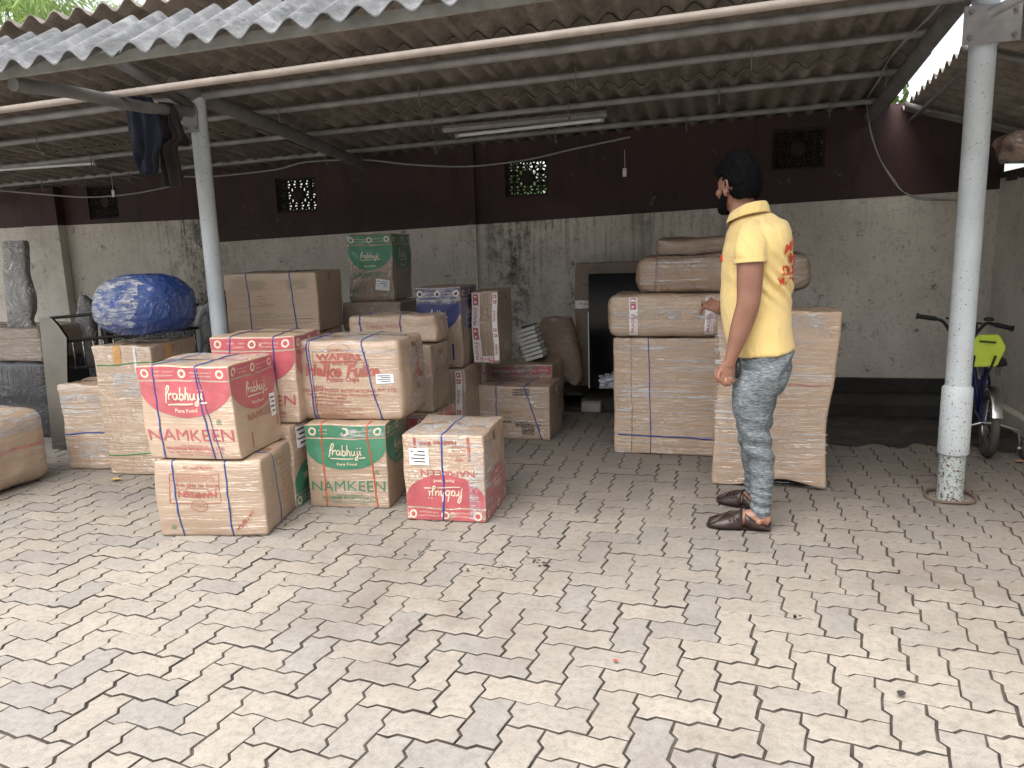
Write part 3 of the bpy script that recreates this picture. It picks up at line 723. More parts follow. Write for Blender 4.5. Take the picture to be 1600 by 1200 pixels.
n = NT('painted_film_glints'); st_ = n.noise(n.map((6, 6, 60)), 1.0, 4, .7, .8); bl_ = n.noise(n.map((5, 5, 9)), 2.0, 4, .65)  # pale streaks painted as glints and haze of light on the film
n.set(Base_Color=(.62, .63, .64), Roughness=.12, Coat_Weight=.6, Alpha=n.math('MULTIPLY', n.ramp(st_, [(.40, .12), (.60, .75)]), n.ramp(bl_, [(.38, .0), (.55, 1.0)])))
n.bump(n.math('ADD', st_, bl_), .9, .02); M['film_glints'] = n.m
n = NT('painted_film_glint_lines'); ln_ = n.noise(n.map((1.6, 1.6, 95)), 1.0, 3, .6, .25); l2_ = n.noise(n.map((3, 3, 40)), 1.0, 4, .65, .6); bl_ = n.noise(n.map((3, 3, 6)), 1.5, 4, .65)  # thin pale lines painted in for light catching the film creases
n.set(Base_Color=(.60, .60, .60), Roughness=.15, Coat_Weight=.5, Alpha=n.math('MULTIPLY', n.math('ADD', n.ramp(ln_, [(.57, .0), (.64, .85)]), n.ramp(l2_, [(.60, .0), (.68, .6)]), True), n.ramp(bl_, [(.34, .15), (.56, 1.0)])))
n.bump(ln_, .8, .01); M['film_glint_lines'] = n.m
def lines(c, *faces):
    for f_ in faces: c.tape(f_, .012, .988, .01, .99, 'film_glint_lines', 'film_glint_overlay')
def film(c, face, u0, u1, v0, v1): c.tape(face, u0, u1, v0, v1, 'film_glints', 'film_glint_patch')  # lays a painted glint patch over part of one face
ST = 'cartons stacked under the shed'
# --- lower left carton, upside-down red print
c = Carton('carton', 'plain brown carton on the paving at the left front, under the pink-red script-logo carton', (-2.618, 2.982, .193, .537, .395, .379, 0), M['kraft_dull'], group=ST, seed=1, r=.014, bulge=.010)
P_ = math.pi
c.frame('faded_red_print', 'F', .14, .62, .46, .84); c.text('faded_red_print', 'F', 'NAMKEEN', .40, .61, .036, 1.2, P_, bold=.0012)
c.frame('faded_red_print', 'F', .29, .51, .57, .66, .002); c.text('faded_red_print', 'F', 'NAMKEEN - IV', .42, .945, .022, 1.1, P_); c.text('faded_red_print', 'F', 'स्वाद का सही मज़ा', .4, .72, .026, 1.3, P_)
for k, t in enumerate(('PACKED AND MARKETED BY HALDIRAM FOODS INTERNATIONAL', 'PVT. LTD. BHANDARA ROAD, NAGPUR 440 008 (INDIA)', 'KEEP IN COOL AND DRY PLACE AWAY FROM SUNLIGHT', 'NET WEIGHT : AS PER PACK - BATCH NO. - M.R.P.')):
    c.text('faded_red_print', 'F', t, .38, .755+.021*k, .0088, .95, P_)
for sx in (-1, 1):
    vs, fs = ribbon([(0, 0), (.05*sx, .012), (.035*sx, 0), (.05*sx, -.012), (0, -.012)], .002); c.put('faded_red_print', 'F', vs, fs, (.40+.11*sx)*.537, .62*.379)
vs, fs = ribbon([(-.035, .02), (-.04, -.01), (-.02, -.022), (0, -.028), (.02, -.022), (.04, -.01), (.035, .02), (0, .028), (-.035, .02)], .003); c.put('faded_red_print', 'F', vs, fs, .40*.537, .43*.379)
c.text('faded_red_print', 'F', 'Haldirams', .40, .445, .015, 1.1, P_)
vs, fs = textmesh('कोटिंग / का', .022, 1.3, bold=.0008); c.put('faded_red_print', 'F', vs, fs, .83*.537, .20*.379, .85)
c.text('faded_red_print', 'F', 'ROLL/K3', .845, .22, .024, 1.1, .85, bold=.001) if False else None
c.veg('F', .14, .12)
for k in range(9): c.text('faded_red_print', 'R', ('Ingredients', 'Gram flour', 'Edible oil', 'Moth flour', 'Salt', 'Spices', 'Best before', 'Six months', 'from packing')[k], .62, .86-.075*k, .016, 1.2)
c.strap(.22, .17); c.strap(.70, .67); c.strap(.45, .35, axis='R', wd=.005); c.done()
# --- upper left pink-red carton
c = Carton('carton', 'pink-red script-logo carton stacked on the plain brown one at the left front', (-2.65, 3.018, .084, .476, .424, .451, .386), M['kraft_dull'], group=ST, seed=2, r=.008, lean=(-.06, 0), bulge=.006)
c.brand('red_print', 'F'); c.brand('red_print', 'R', word=False); c.text('faded_red_print', 'R', 'NAMKEEN', .55, .36, .05, 1.1)
c.veg('F', .83, .40); c.label('R', .82, .43, .055, .11, 0, 4); c.rect('faded_red_print', 'R', .30, .325, .06, .24); c.rect('faded_red_print', 'R', .90, .925, .2, .3)
c.strap(.16, .19); c.strap(.72, .64); c.strap(.80, .66, wd=.004); film(c, 'T', .05, .95, .05, .95); c.done()
# --- carton behind with green sides and the red one on it
c = Carton('carton', 'film-wrapped green-sided carton on the ground behind the front left pair, mostly hidden', (-2.62, 3.47, 0, .46, .31, .455, 0), M['kraft'], group=ST, seed=3)
c.brand('green_print', 'R', inv=True, word=False); c.label('R', .3, .84, .10, .12, 0, 4); c.done()
c = Carton('carton', 'red branded carton in the second row, behind and above the front pink-red one', (-2.585, 3.46, .15, .46, .40, .46, .458), M['kraft_dull'], group=ST, seed=4, r=.008)
c.brand('red_print', 'F'); c.brand('red_print', 'R', word=False); c.rect('faded_red_print', 'R', .3, .325, .06, .26); c.strap(.2, .25); c.strap(.74, .76); c.done()
# --- green carton with wafers carton on it
c = Carton('carton', 'green carton with two orange-red twines on the paving, under the wafers carton', (-2.1, 3.514, .109, .443, .36, .452, 0), M['kraft_dull'], group=ST, seed=5, r=.007, bulge=.004)
c.brand('green_print', 'F'); c.brand('green_print', 'R', word=False); c.veg('F', .86, .43, 'green_print'); c.strap(.22, .21, 'twine_red'); c.strap(.86, .77, 'twine_red'); film(c, 'F', .45, .98, .86, .995); c.done()
c = Carton('carton', 'bulging brown carton of potato wafers with dark red lettering, on top of the green carton', (-2.185, 3.60, .065, .598, .40, .427, .456), M['kraft_dull'], group=ST, seed=6, r=.03, bulge=.014, wob=.010)
fr = 'faded_red_print'
c.frame(fr, 'F', .2, .68, .73, .87, .0028); c.text(fr, 'F', 'WAFERS', .44, .765, .042, 1.55, bold=.0018); c.rect(fr, 'F', .27, .61, .735, .752)
c.text(fr, 'F', 'पोटेटो चिप्स का मज़ा', .44, .70, .018, 1.4)
vs, fs = ribbon([(-.06, 0), (-.05, .022), (0, .034), (.05, .022), (.06, 0), (.04, -.02), (0, -.026), (-.04, -.02), (-.06, 0)], .002); c.put(fr, 'F', vs, fs, .44*.598, .88*.427); c.text(fr, 'F', 'Haldirams', .44, .865, .02, 1.2)
c.text(fr, 'F', 'Halke Fulke', .46, .565, .086, 1.02, shear=.18, bold=.0032); c.text(fr, 'F', 'Potato Chips', .47, .505, .034, 1.0, bold=.0008)
for k, (t, sz) in enumerate((('Packed by :', .017), ('HALDIRAM FOODS INTERNATIONAL PVT. LTD.', .024), ('Plot No 145/146, Old Pardi Naka, Bhandara Road, Nagpur', .0165), ('Maharashtra, India - 440035', .0165), ('Website: www.haldirams.com', .0165), ('Tel. No.: 0712 2681191', .0165))):
    c.text(fr, 'F', t, (.24, .52, .46, .33, .35, .32)[k], .415-.045*k, sz, 1.05, bold=.0003)
for k, t in enumerate(('Manufactured by:', 'HALDIRAM SNACKS PRIVATE LIMITED', 'Plot No. B-1, H-3, Block, Delhi', 'Road, Mathura, U.P. Haryana, Tipco', 'Lic. No. 10012022000285')): c.text('black_print' if 0 else fr, 'F', t, (.27, .40, .34, .44, .33)[k], .17-.034*k, .0145, 1.1)
c.text(fr, 'F', 'ROLL/K3', .105, .845, .020, 1.1, .7, bold=.0008)
c.label('F', .86, .525, .095, .05); c.text(fr, 'R', 'WAFERS', .55, .62, .07, 1, -P_/2, bold=.002); c.text(fr, 'R', 'Halke', .62, .45, .06, 1, bold=.002)
c.strap(.17, .145); c.strap(.20, .165, wd=.004); c.strap(.80, .65); film(c, 'F', .02, .98, .86, .99); film(c, 'T', .05, .95, .05, .9); film(c, 'R', .3, .9, .1, .9); c.done()
# --- upside-down red carton front centre
c = Carton('carton', 'upside-down red carton wrapped in film, on the paving right of the green one', (-1.505, 3.417, .047, .417, .449, .443, 0), M['kraft'], group=ST, seed=7, r=.011, bulge=.006, lean=(-.01, 0))
c.brand('red_print', 'F', inv=True, word=False); c.brand('red_print', 'R', inv=True, word=False)
c.text('red_print', 'F', 'NAMKEEN', .56, .60, .048, 1.25, P_); c.label('F', .22, .75, .105, .085, 0, 4)
for u in (.16, .80): c.rect('faded_red_print', 'F', u, u+.035, .70 if u > .5 else .84, .975)
for k, t in enumerate(('MRP', 'QUANTITY', 'BATCH', 'PACKED')): c.text('faded_red_print', 'F', t, .70, .73+.05*k, .018, 1.2, P_)
c.text('faded_red_print', 'F', 'Haldiram BWL', .45, .93, .026, 1.2, P_, bold=.001); c.strap(.48, .50, wd=.010); c.strap(.6, .35, axis='F', wd=.003) if 0 else None
c.strap(.32, .30, axis='R') if 0 else None; film(c, 'F', .12, .97, .86, .995); film(c, 'T', .02, .98, .02, .9); film(c, 'R', .02, .3, .1, .98); film(c, 'F', .8, .99, .05, .8); c.done()
# --- second row, big plain carton at upper left
c = Carton('carton', 'wide plain carton with faint green print, topping the stack beside the left post', (-3.251, 4.564, .117, .663, .45, .404, .812), M['kraft_dull'], group=ST, seed=8, r=.012, wob=.008, bulge=.003)
M['faint_green'] = plain('faint_green_print', (.24, .26, .13), .5, var=.2)
c.prints['green_print'] = MB()
for k in range(5): c.text('green_print', 'F', 'STORE IN A COOL & DRY PLACE AWAY FROM SUNLIGHT', .28, .86-.032*k, .011, .85); c.text('green_print', 'F', 'HALDIRAM FOODS INTERNATIONAL', .78, .86-.032*k, .011, .8)
for k in range(4): c.text('faded_red_print', 'F', ('Mfd. by :', 'Haldiram Foods', 'Nagpur', 'Best before : 6 months from packing')[k], .38, .60-.05*k, .013, 1.0)
for k in range(6): c.text('green_print', 'F', 'CONTENTS : NAMKEEN ASSORTED PACKS - HANDLE WITH CARE', (.34, .74)[k % 2], .3-.03*k, .011, .8)
mb = c.prints.pop('green_print'); mb.build('green_lettering', M['faint_green'], c.root)
c.strap(.26, .25, wd=.007); c.strap(.76, .71, wd=.009); c.done()
sup = Carton('carton', 'plain carton hidden low in the back row under the wide plain carton', (-3.24, 4.58, .11, .64, .44, .40, 0), M['kraft'], group=ST, seed=9)
sup = Carton('carton', 'plain carton in the back row directly under the wide plain carton', (-3.24, 4.57, .12, .64, .44, .405, .403), M['kraft'], group=ST, seed=10)
# --- blue-twined carton behind the wafers one and its supports
c = Carton('carton', 'low dented carton with blue twines, its top showing just behind the wafers carton', (-2.256, 4.404, .04, .575, .25, .17, .768), M['kraft'], group=ST, seed=11, r=.025, wob=.012)
c.text(fr, 'F', 'CHIPS & WAFERS', .42, .55, .03, 1.1); c.strap(.15, .14, wd=.010); c.strap(.62, .60); c.done()
c = Carton('carton', 'film-wrapped brown carton whose right edge shows beside the wafers carton', (-2.27, 4.307, -.017, .597, .30, .41, .356), M['kraft_v'], group=ST, seed=12)
c = Carton('carton', 'reddish wrapped carton on the ground glimpsed between the wafers and upside-down cartons', (-2.24, 4.15, 0, .60, .45, .352, 0), M['kraft_v'], group=ST, seed=13)
c.brand('red_print', 'R', word=False); c.brand('red_print', 'F', word=False); c.done()
# --- tall green one at the back and supports
c = Carton('carton', 'green branded carton at the very top of the back stack, tightly film wrapped', (-2.64, 5.205, .06, .345, .42, .48, .975), M['kraft_v'], group=ST, seed=14, r=.008)
c.brand('green_print', 'F', word=False); c.brand('green_print', 'R', word=False); c.text('green_print', 'F', 'NAMKEEN', .48, .36, .05, 1.15); c.label('F', .76, .23, .11, .085, -.18, 3)
for u in (.1, .88): c.rect('green_print', 'F', u, u+.03, .02, .2)
for k in range(4): c.text('green_print', 'F', ('MRP', 'BATCH NO.', 'PACKED ON', 'QUANTITY')[k], .28, .25-.05*k, .016, 1)
c.done()
c = Carton('carton', 'dark film-wrapped carton right under the topmost green branded one', (-2.66, 5.1, .03, .46, .46, .20, .772), M['kraft_dark'], group=ST, seed=15)
c = Carton('carton', 'mid-height wrapped carton of the back stack below the topmost green one', (-2.66, 5.12, .03, .46, .46, .40, .37), M['kraft'], group=ST, seed=16)
c = Carton('carton', 'ground-level carton of the back stack below the topmost green one', (-2.66, 5.12, .03, .48, .46, .368, 0), M['kraft'], group=ST, seed=17)
# --- blue logo carton and fragile tape carton
c = Carton('carton', 'tall carton with dark blue branded arc in streaky film, in the back row', (-1.975, 4.82, .05, .315, .40, .54, .545), M['kraft_v'], group=ST, seed=18, r=.008, lean=(.02, 0))
c.brand('blue_print', 'F', word=False, big=.9); c.brand('blue_print', 'R', word=False); c.rect('blue_print', 'F', .78, .82, .1, .3); film(c, 'F', .02, .98, .8, .99); c.done()
c = Carton('carton', 'narrow carton edged with white fragile tape, beside the blue one', (-1.642, 5.02, .02, .19, .40, .50, .545), M['kraft_v'], group=ST, seed=19, r=.007)
c.fragile('F', .02, .33, .02, .98, red=True); c.fragile('F', .8, .98, .04, .97); c.fragile('F', .35, .78, .02, .10, vert=False); c.done()
c = Carton('carton', 'brown carton with fragile tape strips on the ground under the blue branded one', (-1.985, 4.80, 0, .35, .62, .541, 0), M['kraft_v'], group=ST, seed=20)
c.fragile('F', .80, .93, .02, .98); c.fragile('R', .62, .78, .02, .98); c.done()
# --- the two at the right of the pile
c = Carton('carton', 'brown carton with two blue twines on the paving at the pile\'s right end', (-1.696, 5.085, -.032, .576, .40, .378, 0), M['kraft'], group=ST, seed=21, r=.010, wob=.007)
c2 = c
c.strap(.34, .34, wd=.008); c.strap(.90, .70, wd=.010)
for k in range(6): c.text('black_print', 'F', ('HALDIRAM FOODS', 'INTERNATIONAL', 'PVT. LTD.', 'NAGPUR', 'NET WT.', 'M.R.P. Rs.')[k], .73, .27-.036*k, .018, 1.2, bold=.0005)
c.text('black_print', 'F', 'STACK UPRIGHT - KEEP DRY - DO NOT DROP', .45, .32, .017, 1.1, bold=.0005)
for k in range(3): c.text('black_print', 'F', 'NAMKEEN MIX', .66, .93-.05*k, .017, 1.1, bold=.0005); c.text('black_print', 'F', '36 x 400 g', .48, .50-.09*k, .014, 1.1)
lines(c, 'F', 'R'); c.done()
c = Carton('carton', 'red-banded carton right behind the two-twine one at the pile\'s right end', (-1.69, 5.51, -.02, .50, .40, .458, 0), M['kraft'], group=ST, seed=22)
c.rect('red_print', 'F', .01, .99, .83, .975); c.text('cream_print', 'F', 'NAMKEEN & SWEETS   PURE FOOD', .5, .88, .026, 1.1); film(c, 'F', .1, .9, .82, .98); c.done()
# --- right hand group: big cartons and rolls
WR = 'furniture wrapped in board and film beside the man'
c = Carton('wrapped_cabinet', 'large upright board-wrapped cabinet crossed by blue twine, under the fragile-taped bundle', (-.643, 4.82, -.02, 1.0, .38, .75, 0), M['kraft'], 'wrapped furniture', WR, seed=30, r=.014, wob=.006, n=20)
c.strap(.235, .225, wd=.007); c.strap(.115, .115, 'black_print', wd=.0025); c.girth(.17, 'twine_blue', -.02, .010); lines(c, 'F', 'L'); c.done()
c = Carton('wrapped_bundle', 'long brown bundle sealed with two bands of white fragile tape', (-.672, 4.775, .0, 1.06, .42, .262, .757), M['kraft'], 'wrapped furniture', WR, seed=31, r=.055, wob=.008, n=18, part='wrapped_body')
c.fragile('F', .125, .175, .03, .97); c.fragile('F', .562, .612, .03, .97); c.tape('F', .0, 1.0, .50, .62, 'clear_tape', 'film_strip') if 0 else None; film(c, 'F', .02, .99, .44, .60); lines(c, 'F'); c.done()
c = Carton('wrapped_bundle', 'long brown film-wrapped roll lying on the fragile-taped bundle', (-.50, 4.82, -.01, 1.02, .34, .228, 1.022), M['brown_roll'], 'wrapped furniture', WR, seed=32, r=.075, wob=.016, n=18, part='wrapped_body')
c.strap(.115, .115, 'twine_blue', wd=.003); lines(c, 'F'); c.done()
c = Carton('wrapped_bundle', 'dark brown wrapped flat bundle at the very top beside the man\'s head', (-.385, 4.95, 0, .62, .28, .105, 1.252), M['brown_wrap'], 'wrapped furniture', WR, seed=33, r=.03, wob=.012, part='wrapped_body')
# --- left group
LG = 'wrapped goods at the left end of the shed'
c = Carton('carton', 'tall brown carton with green twine bands carrying the blue bundle', (-3.70, 3.85, .10, .40, .48, .815, 0), M['kraft_soft'], group=LG, seed=40, r=.012, wob=.012, lean=(-.03, 0))
c.girth(.86, 'twine_green', .012); c.girth(.15, 'twine_green', .03); c.tape('F', .36, .49, .87, .995, 'tan_tape'); c.tape('T', .36, .49, .0, .5, 'tan_tape')
c.tape('F', .70, .74, .80, .995, 'clear_tape'); c.tape('R', .3, .42, .87, .995, 'tan_tape'); film(c, 'F', .3, .95, .62, .8); c.done()
c = Carton('carton', 'film-wrapped brown carton with a blue twine, left of the tall green-banded one', (-4.07, 3.90, .12, .345, .30, .56, 0), M['kraft_soft'], group=LG, seed=41, r=.02, wob=.014, lean=(-.02, 0))
c.girth(.44, 'twine_blue', .0, .009); film(c, 'F', .02, .95, .78, .9); film(c, 'F', .3, .98, .15, .35); lines(c, 'F'); c.done()
c = Carton('wrapped_bundle', 'rounded brown bundle in loose clear film, cut by the left edge of the photo', (-4.56, 2.95, .0, .53, .80, .47, 0), M['kraft_soft'], 'wrapped bundle', LG, seed=42, r=.09, wob=.018, bulge=.02, n=20, part='wrapped_body')
M['pink_strip'] = plain('pink_strip', (.42, .17, .14), .5, var=.3)
c.tape('R', .0, 1.0, .52, .545, 'pink_strip', 'strip'); film(c, 'R', .02, .98, .72, .98); film(c, 'T', .05, .95, .05, .95); lines(c, 'R'); c.done()
pa, pb = PY(58, 513, 4.62), PY(68, 566, 4.62)
c = Carton('carton', 'dark brown box in film lying on the black-wrapped one at the left edge', (pb.x-1.1, 4.62, 0, 1.1, .5, pa.z-pb.z, pb.z+.002), M['kraft_dark'], group=LG, seed=43, r=.02)
c = Carton('wrapped_bundle', 'black piece of furniture in vertical streaks of film at the left edge', (pb.x-1.12, 4.60, 0, 1.14, .55, pb.z, 0), M['black_wrap'], 'wrapped furniture', LG, seed=44, r=.03, part='wrapped_body')

# --- lofted shapes from measured rows (row: y px, left px, right px), at distance Y, real depth dp
def rows(rws, Y, dp, power=2.6, n=28, wob=.006, seed=1, dens=6, Yc=0):
    out = []
    for (y, a, b, *k) in rws:
        A, B = PY(a, y, Y), PY(b, y, Y); d_ = k[0] if k else dp
        out.append(((A+B)/2, (B.x-A.x)/2, d_/2))
    # refine
    C_ = crom([o[0] for o in out], dens); Rx = crom([(o[1], o[2], 0) for o in out], dens); m_ = MB(); vs = []; fs = []
    for c_, r_ in zip(C_, Rx):
        for k in range(n):
            t = 2*math.pi*k/n; cx, sy = math.cos(t), math.sin(t)
            e = 2/power; p = Vector((abs(cx)**e*math.copysign(1, cx)*r_.x, abs(sy)**e*math.copysign(1, sy)*r_.y+r_.y*1.0, 0))+c_
            p += nvec(p, 7, seed)*wob+nvec(p, 22, seed)*wob*.4; vs.append(p)
    L = len(C_)
    for i in range(L-1):
        for k in range(n): fs.append((i*n+k, i*n+(k+1) % n, (i+1)*n+(k+1) % n, (i+1)*n+k))
    fs.append(tuple(range(n))); fs.append(tuple((L-1)*n+k for k in range(n))[::-1])
    return m_.add(vs, fs)
# big board-wrapped piece the man holds
B22 = Carton('wrapped_furniture', 'tall board-wrapped panel with inward-curved sides, steadied by the man', (-.021, 4.242, -.035, .594, .24, .961, 0), M['kraft'], 'wrapped furniture', WR, seed=50, r=.014, wob=.007, n=26)
me = B22.body.data
for v in me.vertices:
    z = v.co.z/.961; k = math.sin(math.pi*max(0, min(1, z)))
    lc = .030*math.exp(-((z-.70)/.25)**2)+.0*k; s_ = 1 if v.co.x > 0 else -1
    if v.co.x < 0: v.co.x += lc*(-v.co.x/.297)
    else: v.co.x += (.045*z**1.8-.02*math.exp(-((z-.35)/.25)**2))*(v.co.x/.297)
    if z < .12: v.co.z += (.05*math.exp(-((v.co.x-.07)/.16)**2))*(1-z/.12)
m_ = MB(); N = 14
for a_, b_, z_, z2 in ((.0, 1.0, .455, .452),):
    P = [B22.F((-.297+.594*i/40, -.12, .585-.01*i/40), .003) for i in range(41)]
    m_.tube(P, [(.0012, .003)]*41, 6, ax=(0, 0, 1))
m_.build('twine', M['pink_strip'], B22.root)
lines(B22, 'F', 'R')
film(B22, 'F', .62, .93, .91, .985); 
cl = empty('placeholder', (0, 0, 0), 'x', 'x'); bpy.data.objects.remove(cl)
# black framed panel, its board backing and the leaning wrapped cushion
M['gloss_black'] = plain('gloss_black', (.004, .0045, .006), .10, var=.1, bump=.0); M['gloss_black'].node_tree.nodes['Principled BSDF'].inputs['Specular IOR Level'].default_value = .2
a = MB(); p, q = PY(919, 428, 6.0), PY(919, 606, 6.0); xr = PY(1040, 500, 6.0).x
tp = empty('television', (p.x, 6.0, q.z), 'large black flat screen standing on end against the wall behind the taped bundle', 'television', rz=0)
def blk(x0, x1, y0, y1, z0, z1, nm, mt, b=.004): return keep(MB().box(x0, x1, y0, y1, z0, z1, b).build(nm, mt), tp)
blk(p.x, xr, 6.0, 6.04, q.z, p.z, 'bezel', M['gloss_black']); blk(p.x+.012, xr-.012, 5.994, 5.9995, q.z+.02, p.z-.02, 'screen', M['gloss_black'], 0)
blk(p.x-.006, p.x, 5.99, 6.045, q.z, p.z-.3, 'edge_strip', M['white_label'], 0)
# crumpled film gathered at its foot
a = MB(); vs = []; fs = []; nx_, nz_ = 26, 14; x0, z0 = PY(935, 604, 5.93).x, q.z
for j in range(nz_+1):
    for i in range(nx_+1):
        x = x0+.30*i/nx_; t = j/nz_; hgt = .17*(.6+.8*abs(noi((i*.22, 2, 0), 1, 5)))
        pnt = Vector((x+.02*noi((i*.4, j*.5, 1), 1, 2), 5.955+.03*noi((i*.5, j*.9, 0), 1, 3), z0+.006+hgt*t)); vs.append(pnt)
for j in range(nz_):
    for i in range(nx_): k = j*(nx_+1)+i; fs.append((k, k+1, k+nx_+2, k+nx_+1))
M['film_white'] = plain('gathered_film', (.42, .46, .52), .12, var=.6, scale=30, bump=.8, coat=1)
a.add(vs, fs); keep(a.build('gathered_film', M['film_white'], smooth=True), tp)
p, q = PY(898, 411, 6.2), PY(914, 603, 6.2)
c = Carton('wrapped_board', 'brown board with fragile tape leaning on the wall behind the black screen', (p.x, 6.2, 0, xr-p.x+.05, .09, p.z-q.z, q.z), M['brown_wrap'], 'wrapped furniture', WR, seed=51, r=.012)
c.fragile('F', .0, .4, .64, .70, vert=False); c.done()
o = rows([(497, 846, 890), (515, 838, 896), (545, 840, 903), (575, 855, 909), (595, 880, 908), (602, 893, 903)], 5.95, .16, 3, wob=.010, seed=5)
tag(o.build('wrapped_cushion', M['brown_wrap'], smooth=True), 'brown padded parcel in glossy film leaning beside the black screen', 'parcel')
a = MB(); b0 = PY(812, 512, 5.62); d_ = Vector((.032, 0, -.0235))*1.0
rk = empty('plastic_rack', (b0.x+.1, 5.6, .46), 'white ridged plastic rack leaning behind the red-banded carton', 'rack')
A, B = PY(823, 511, 5.7), PY(839, 560, 5.7); t = (B-A); L = t.length; tn = t.normalized(); sd_ = Vector((tn.z, 0, -tn.x)).normalized()
wd = PY(842, 520, 5.7).x-PY(811, 520, 5.7).x
for k in range(8):
    c0 = A+t*((k+.5)/8); m2 = Matrix((sd_, Vector((0, 1, 0)), tn)).transposed().to_4x4(); m2.translation = c0
    bm = bmesh.new(); bmesh.ops.create_cube(bm, size=1)
    for v in bm.verts: v.co = Vector((v.co.x*wd*(.9 if k % 2 else 1), v.co.y*.16, v.co.z*L/8*.8))
    bmesh.ops.bevel(bm, geom=bm.edges[:], offset=.004, segments=2, affect='EDGES'); a.bm(bm, m2)
keep(a.build('ribs', plain('white_plastic', (.62, .64, .62), .35, var=.05)), rk)
a = MB(); a.tube([A+Vector((0, .09, .01)), B+Vector((0, .09, -.03))], [(wd*.42, .012)]*2, 8, ax=(0, 1, 0)); keep(a.build('back_rail', M['black_wrap']), rk)
# concrete block in the kerb recess
a = MB(); p, q = G(910, 641), G(939, 643); a.box(p.x, q.x, 6.0, 6.09, .0, .075, .006)
tag(a.build('stone_block', plain('pale_stone', (.42, .40, .37), .85)), 'small pale stone block at the hole in the kerb', 'block')

# --- blue bundle
bb = empty('blue_bundle', (-3.47, 4.08, .83), 'round blue cloth bundle bound in clear film, on the tall brown carton', 'bundle', LG)
bm = bmesh.new(); bmesh.ops.create_icosphere(bm, subdivisions=6, radius=1)
cb = PY(229, 479, 4.10)
for v in bm.verts:
    p = v.co.copy(); e = .78
    q = Vector([math.copysign(abs(p[i])**e, p[i]) for i in range(3)]); q = Vector((q.x*.292, q.y*.27, q.z*.206))
    if q.z < -.16: q.z = -.16+(q.z+.16)*.3
    fold = abs(noi(p*1.0, 2.6, 2))*-.010+abs(noi((p.x*2.4, p.y*2, p.z*5), 1.2, 5))*-.007+noi(p, 1.0, 9)*.02
    q += p*fold; v.co = q+cb+Vector((0, 0, .0))
a = MB(); a.bm(bm); keep(a.build('wrapped_body', M['blue_wrap'], smooth=True), bb)
src = bb.children[0].data; bm = bmesh.new(); bm.from_mesh(src); bm.normal_update(); fd_ = Vector((-.45, -.85, .28)).normalized()
bmesh.ops.delete(bm, geom=[f for f in bm.faces if f.normal.dot(fd_) < .72+.3*noi(f.calc_center_median(), 9, 4)], context='FACES')
for v in bm.verts: v.co += v.normal*.003
a = MB(); a.bm(bm); keep(a.build('film_glint_overlay', M['film_glints'], smooth=True), bb)  # pale overlay painted for the glare on the bundle's film
zmin = min(v.co.z for v in bb.children[0].data.vertices)
# --- steel bed end with black bars
sb = empty('steel_rack', (-4.0, 4.3, 0), 'polished steel side panel with black iron bars behind the left cartons', 'rack', LG)
Yp = 4.32
poly = [(61, 498), (80, 497), (91, 509), (104, 528), (107, 700), (108, 713), (84, 716)]
vv = [PY(x, y, Yp) for x, y in poly]; zb = .0
for p in vv[-2:]: p.z = max(p.z, 0)
a = MB(); k = len(vv); a.add(vv+[p+Vector((0, .02, 0)) for p in vv], [tuple(range(k)), tuple(range(2*k-1, k-1, -1))]+[(i, (i+1) % k, k+(i+1) % k, k+i) for i in range(k)])
M['steel'] = plain('polished_steel', (.20, .195, .18), .2, 1, var=.15, scale=5, bump=.08)
M['iron'] = plain('black_iron', (.02, .018, .017), .45, .6, var=.3)
keep(a.build('steel_panel', M['steel']), sb)
for (y0, y1) in ((497, 484), (533, 520), (576, 566)):
    A, B = PY(78 if y0 < 500 else 104, y0, Yp+.03), PY(310, y1-8, Yp+.25); a = MB(); a.tube([A, B], .011, 8); keep(a.build('rail', M['iron'], smooth=True), sb)
for i in range(13):
    t = i/12; x = 113+t*190; A = PY(x, 531-14*t, Yp+.04+.2*t); B = PY(x+7, 577-14*t, Yp+.04+.2*t); a = MB(); a.tube([A, B], .0055, 8); keep(a.build('bar', M['steel'], smooth=True), sb)
A = PY(106, 530, Yp+.04); B = PY(310, 512, Yp+.25)
a = MB(); a.box(A.x, B.x, Yp+.30, Yp+.33, .02, PY(150, 580, Yp+.3).z); keep(a.build('back_board', M['black_wrap']), sb)
# --- wrapped odds and ends behind
o = rows([(376, 4, 32, .05), (379, 1, 35, .07), (395, 1, 36, .08), (430, 2, 39, .07), (462, 4, 45, .09), (485, 7, 47, .09), (500, 9, 45, .07), (512, 8, 49, .08)], 4.75, .08, 4.5, wob=.005, seed=8)
tag(o.build('wrapped_ornament', M['grey_wrap'], smooth=True), 'tall flat grey item in crumpled film, standing on the dark box at the left', 'ornament', LG)
oc = empty('office_chair', (-3.9, 5.2, 0), 'black swivel chair wrapped in film behind the steel rack', 'chair', LG)
a = MB(); a.tube([PY(x, y, 5.2) for x, y in crom([(148, 472, 0), (156, 492, 0), (175, 500, 0), (215, 500, 0)], 4) and [(148, 472), (153, 486), (164, 496), (185, 500), (220, 499)]], [(.022, .03), (.028, .04), (.025, .04), (.022, .04), (.02, .04)], 12, ax=(0, 1, 0)); keep(a.build('armrest', M['black_wrap'], smooth=True), oc)
a = MB(); A, B = PY(155, 500, 5.2), PY(176, 560, 5.2); a.box(A.x, B.x, 5.18, 5.26, B.z-.45, A.z, .02); keep(a.build('arm_post', M['black_wrap']), oc)
a = rows([(500, 175, 300), (520, 172, 305), (560, 172, 305)], 5.28, .12, 3, seed=3); keep(a.build('backrest', M['black_wrap'], smooth=True), oc)
a = rows([(560, 165, 300, .5), (585, 163, 300, .5)], 5.2, .5, 3, seed=3); keep(a.build('seat', M['black_wrap'], smooth=True), oc)
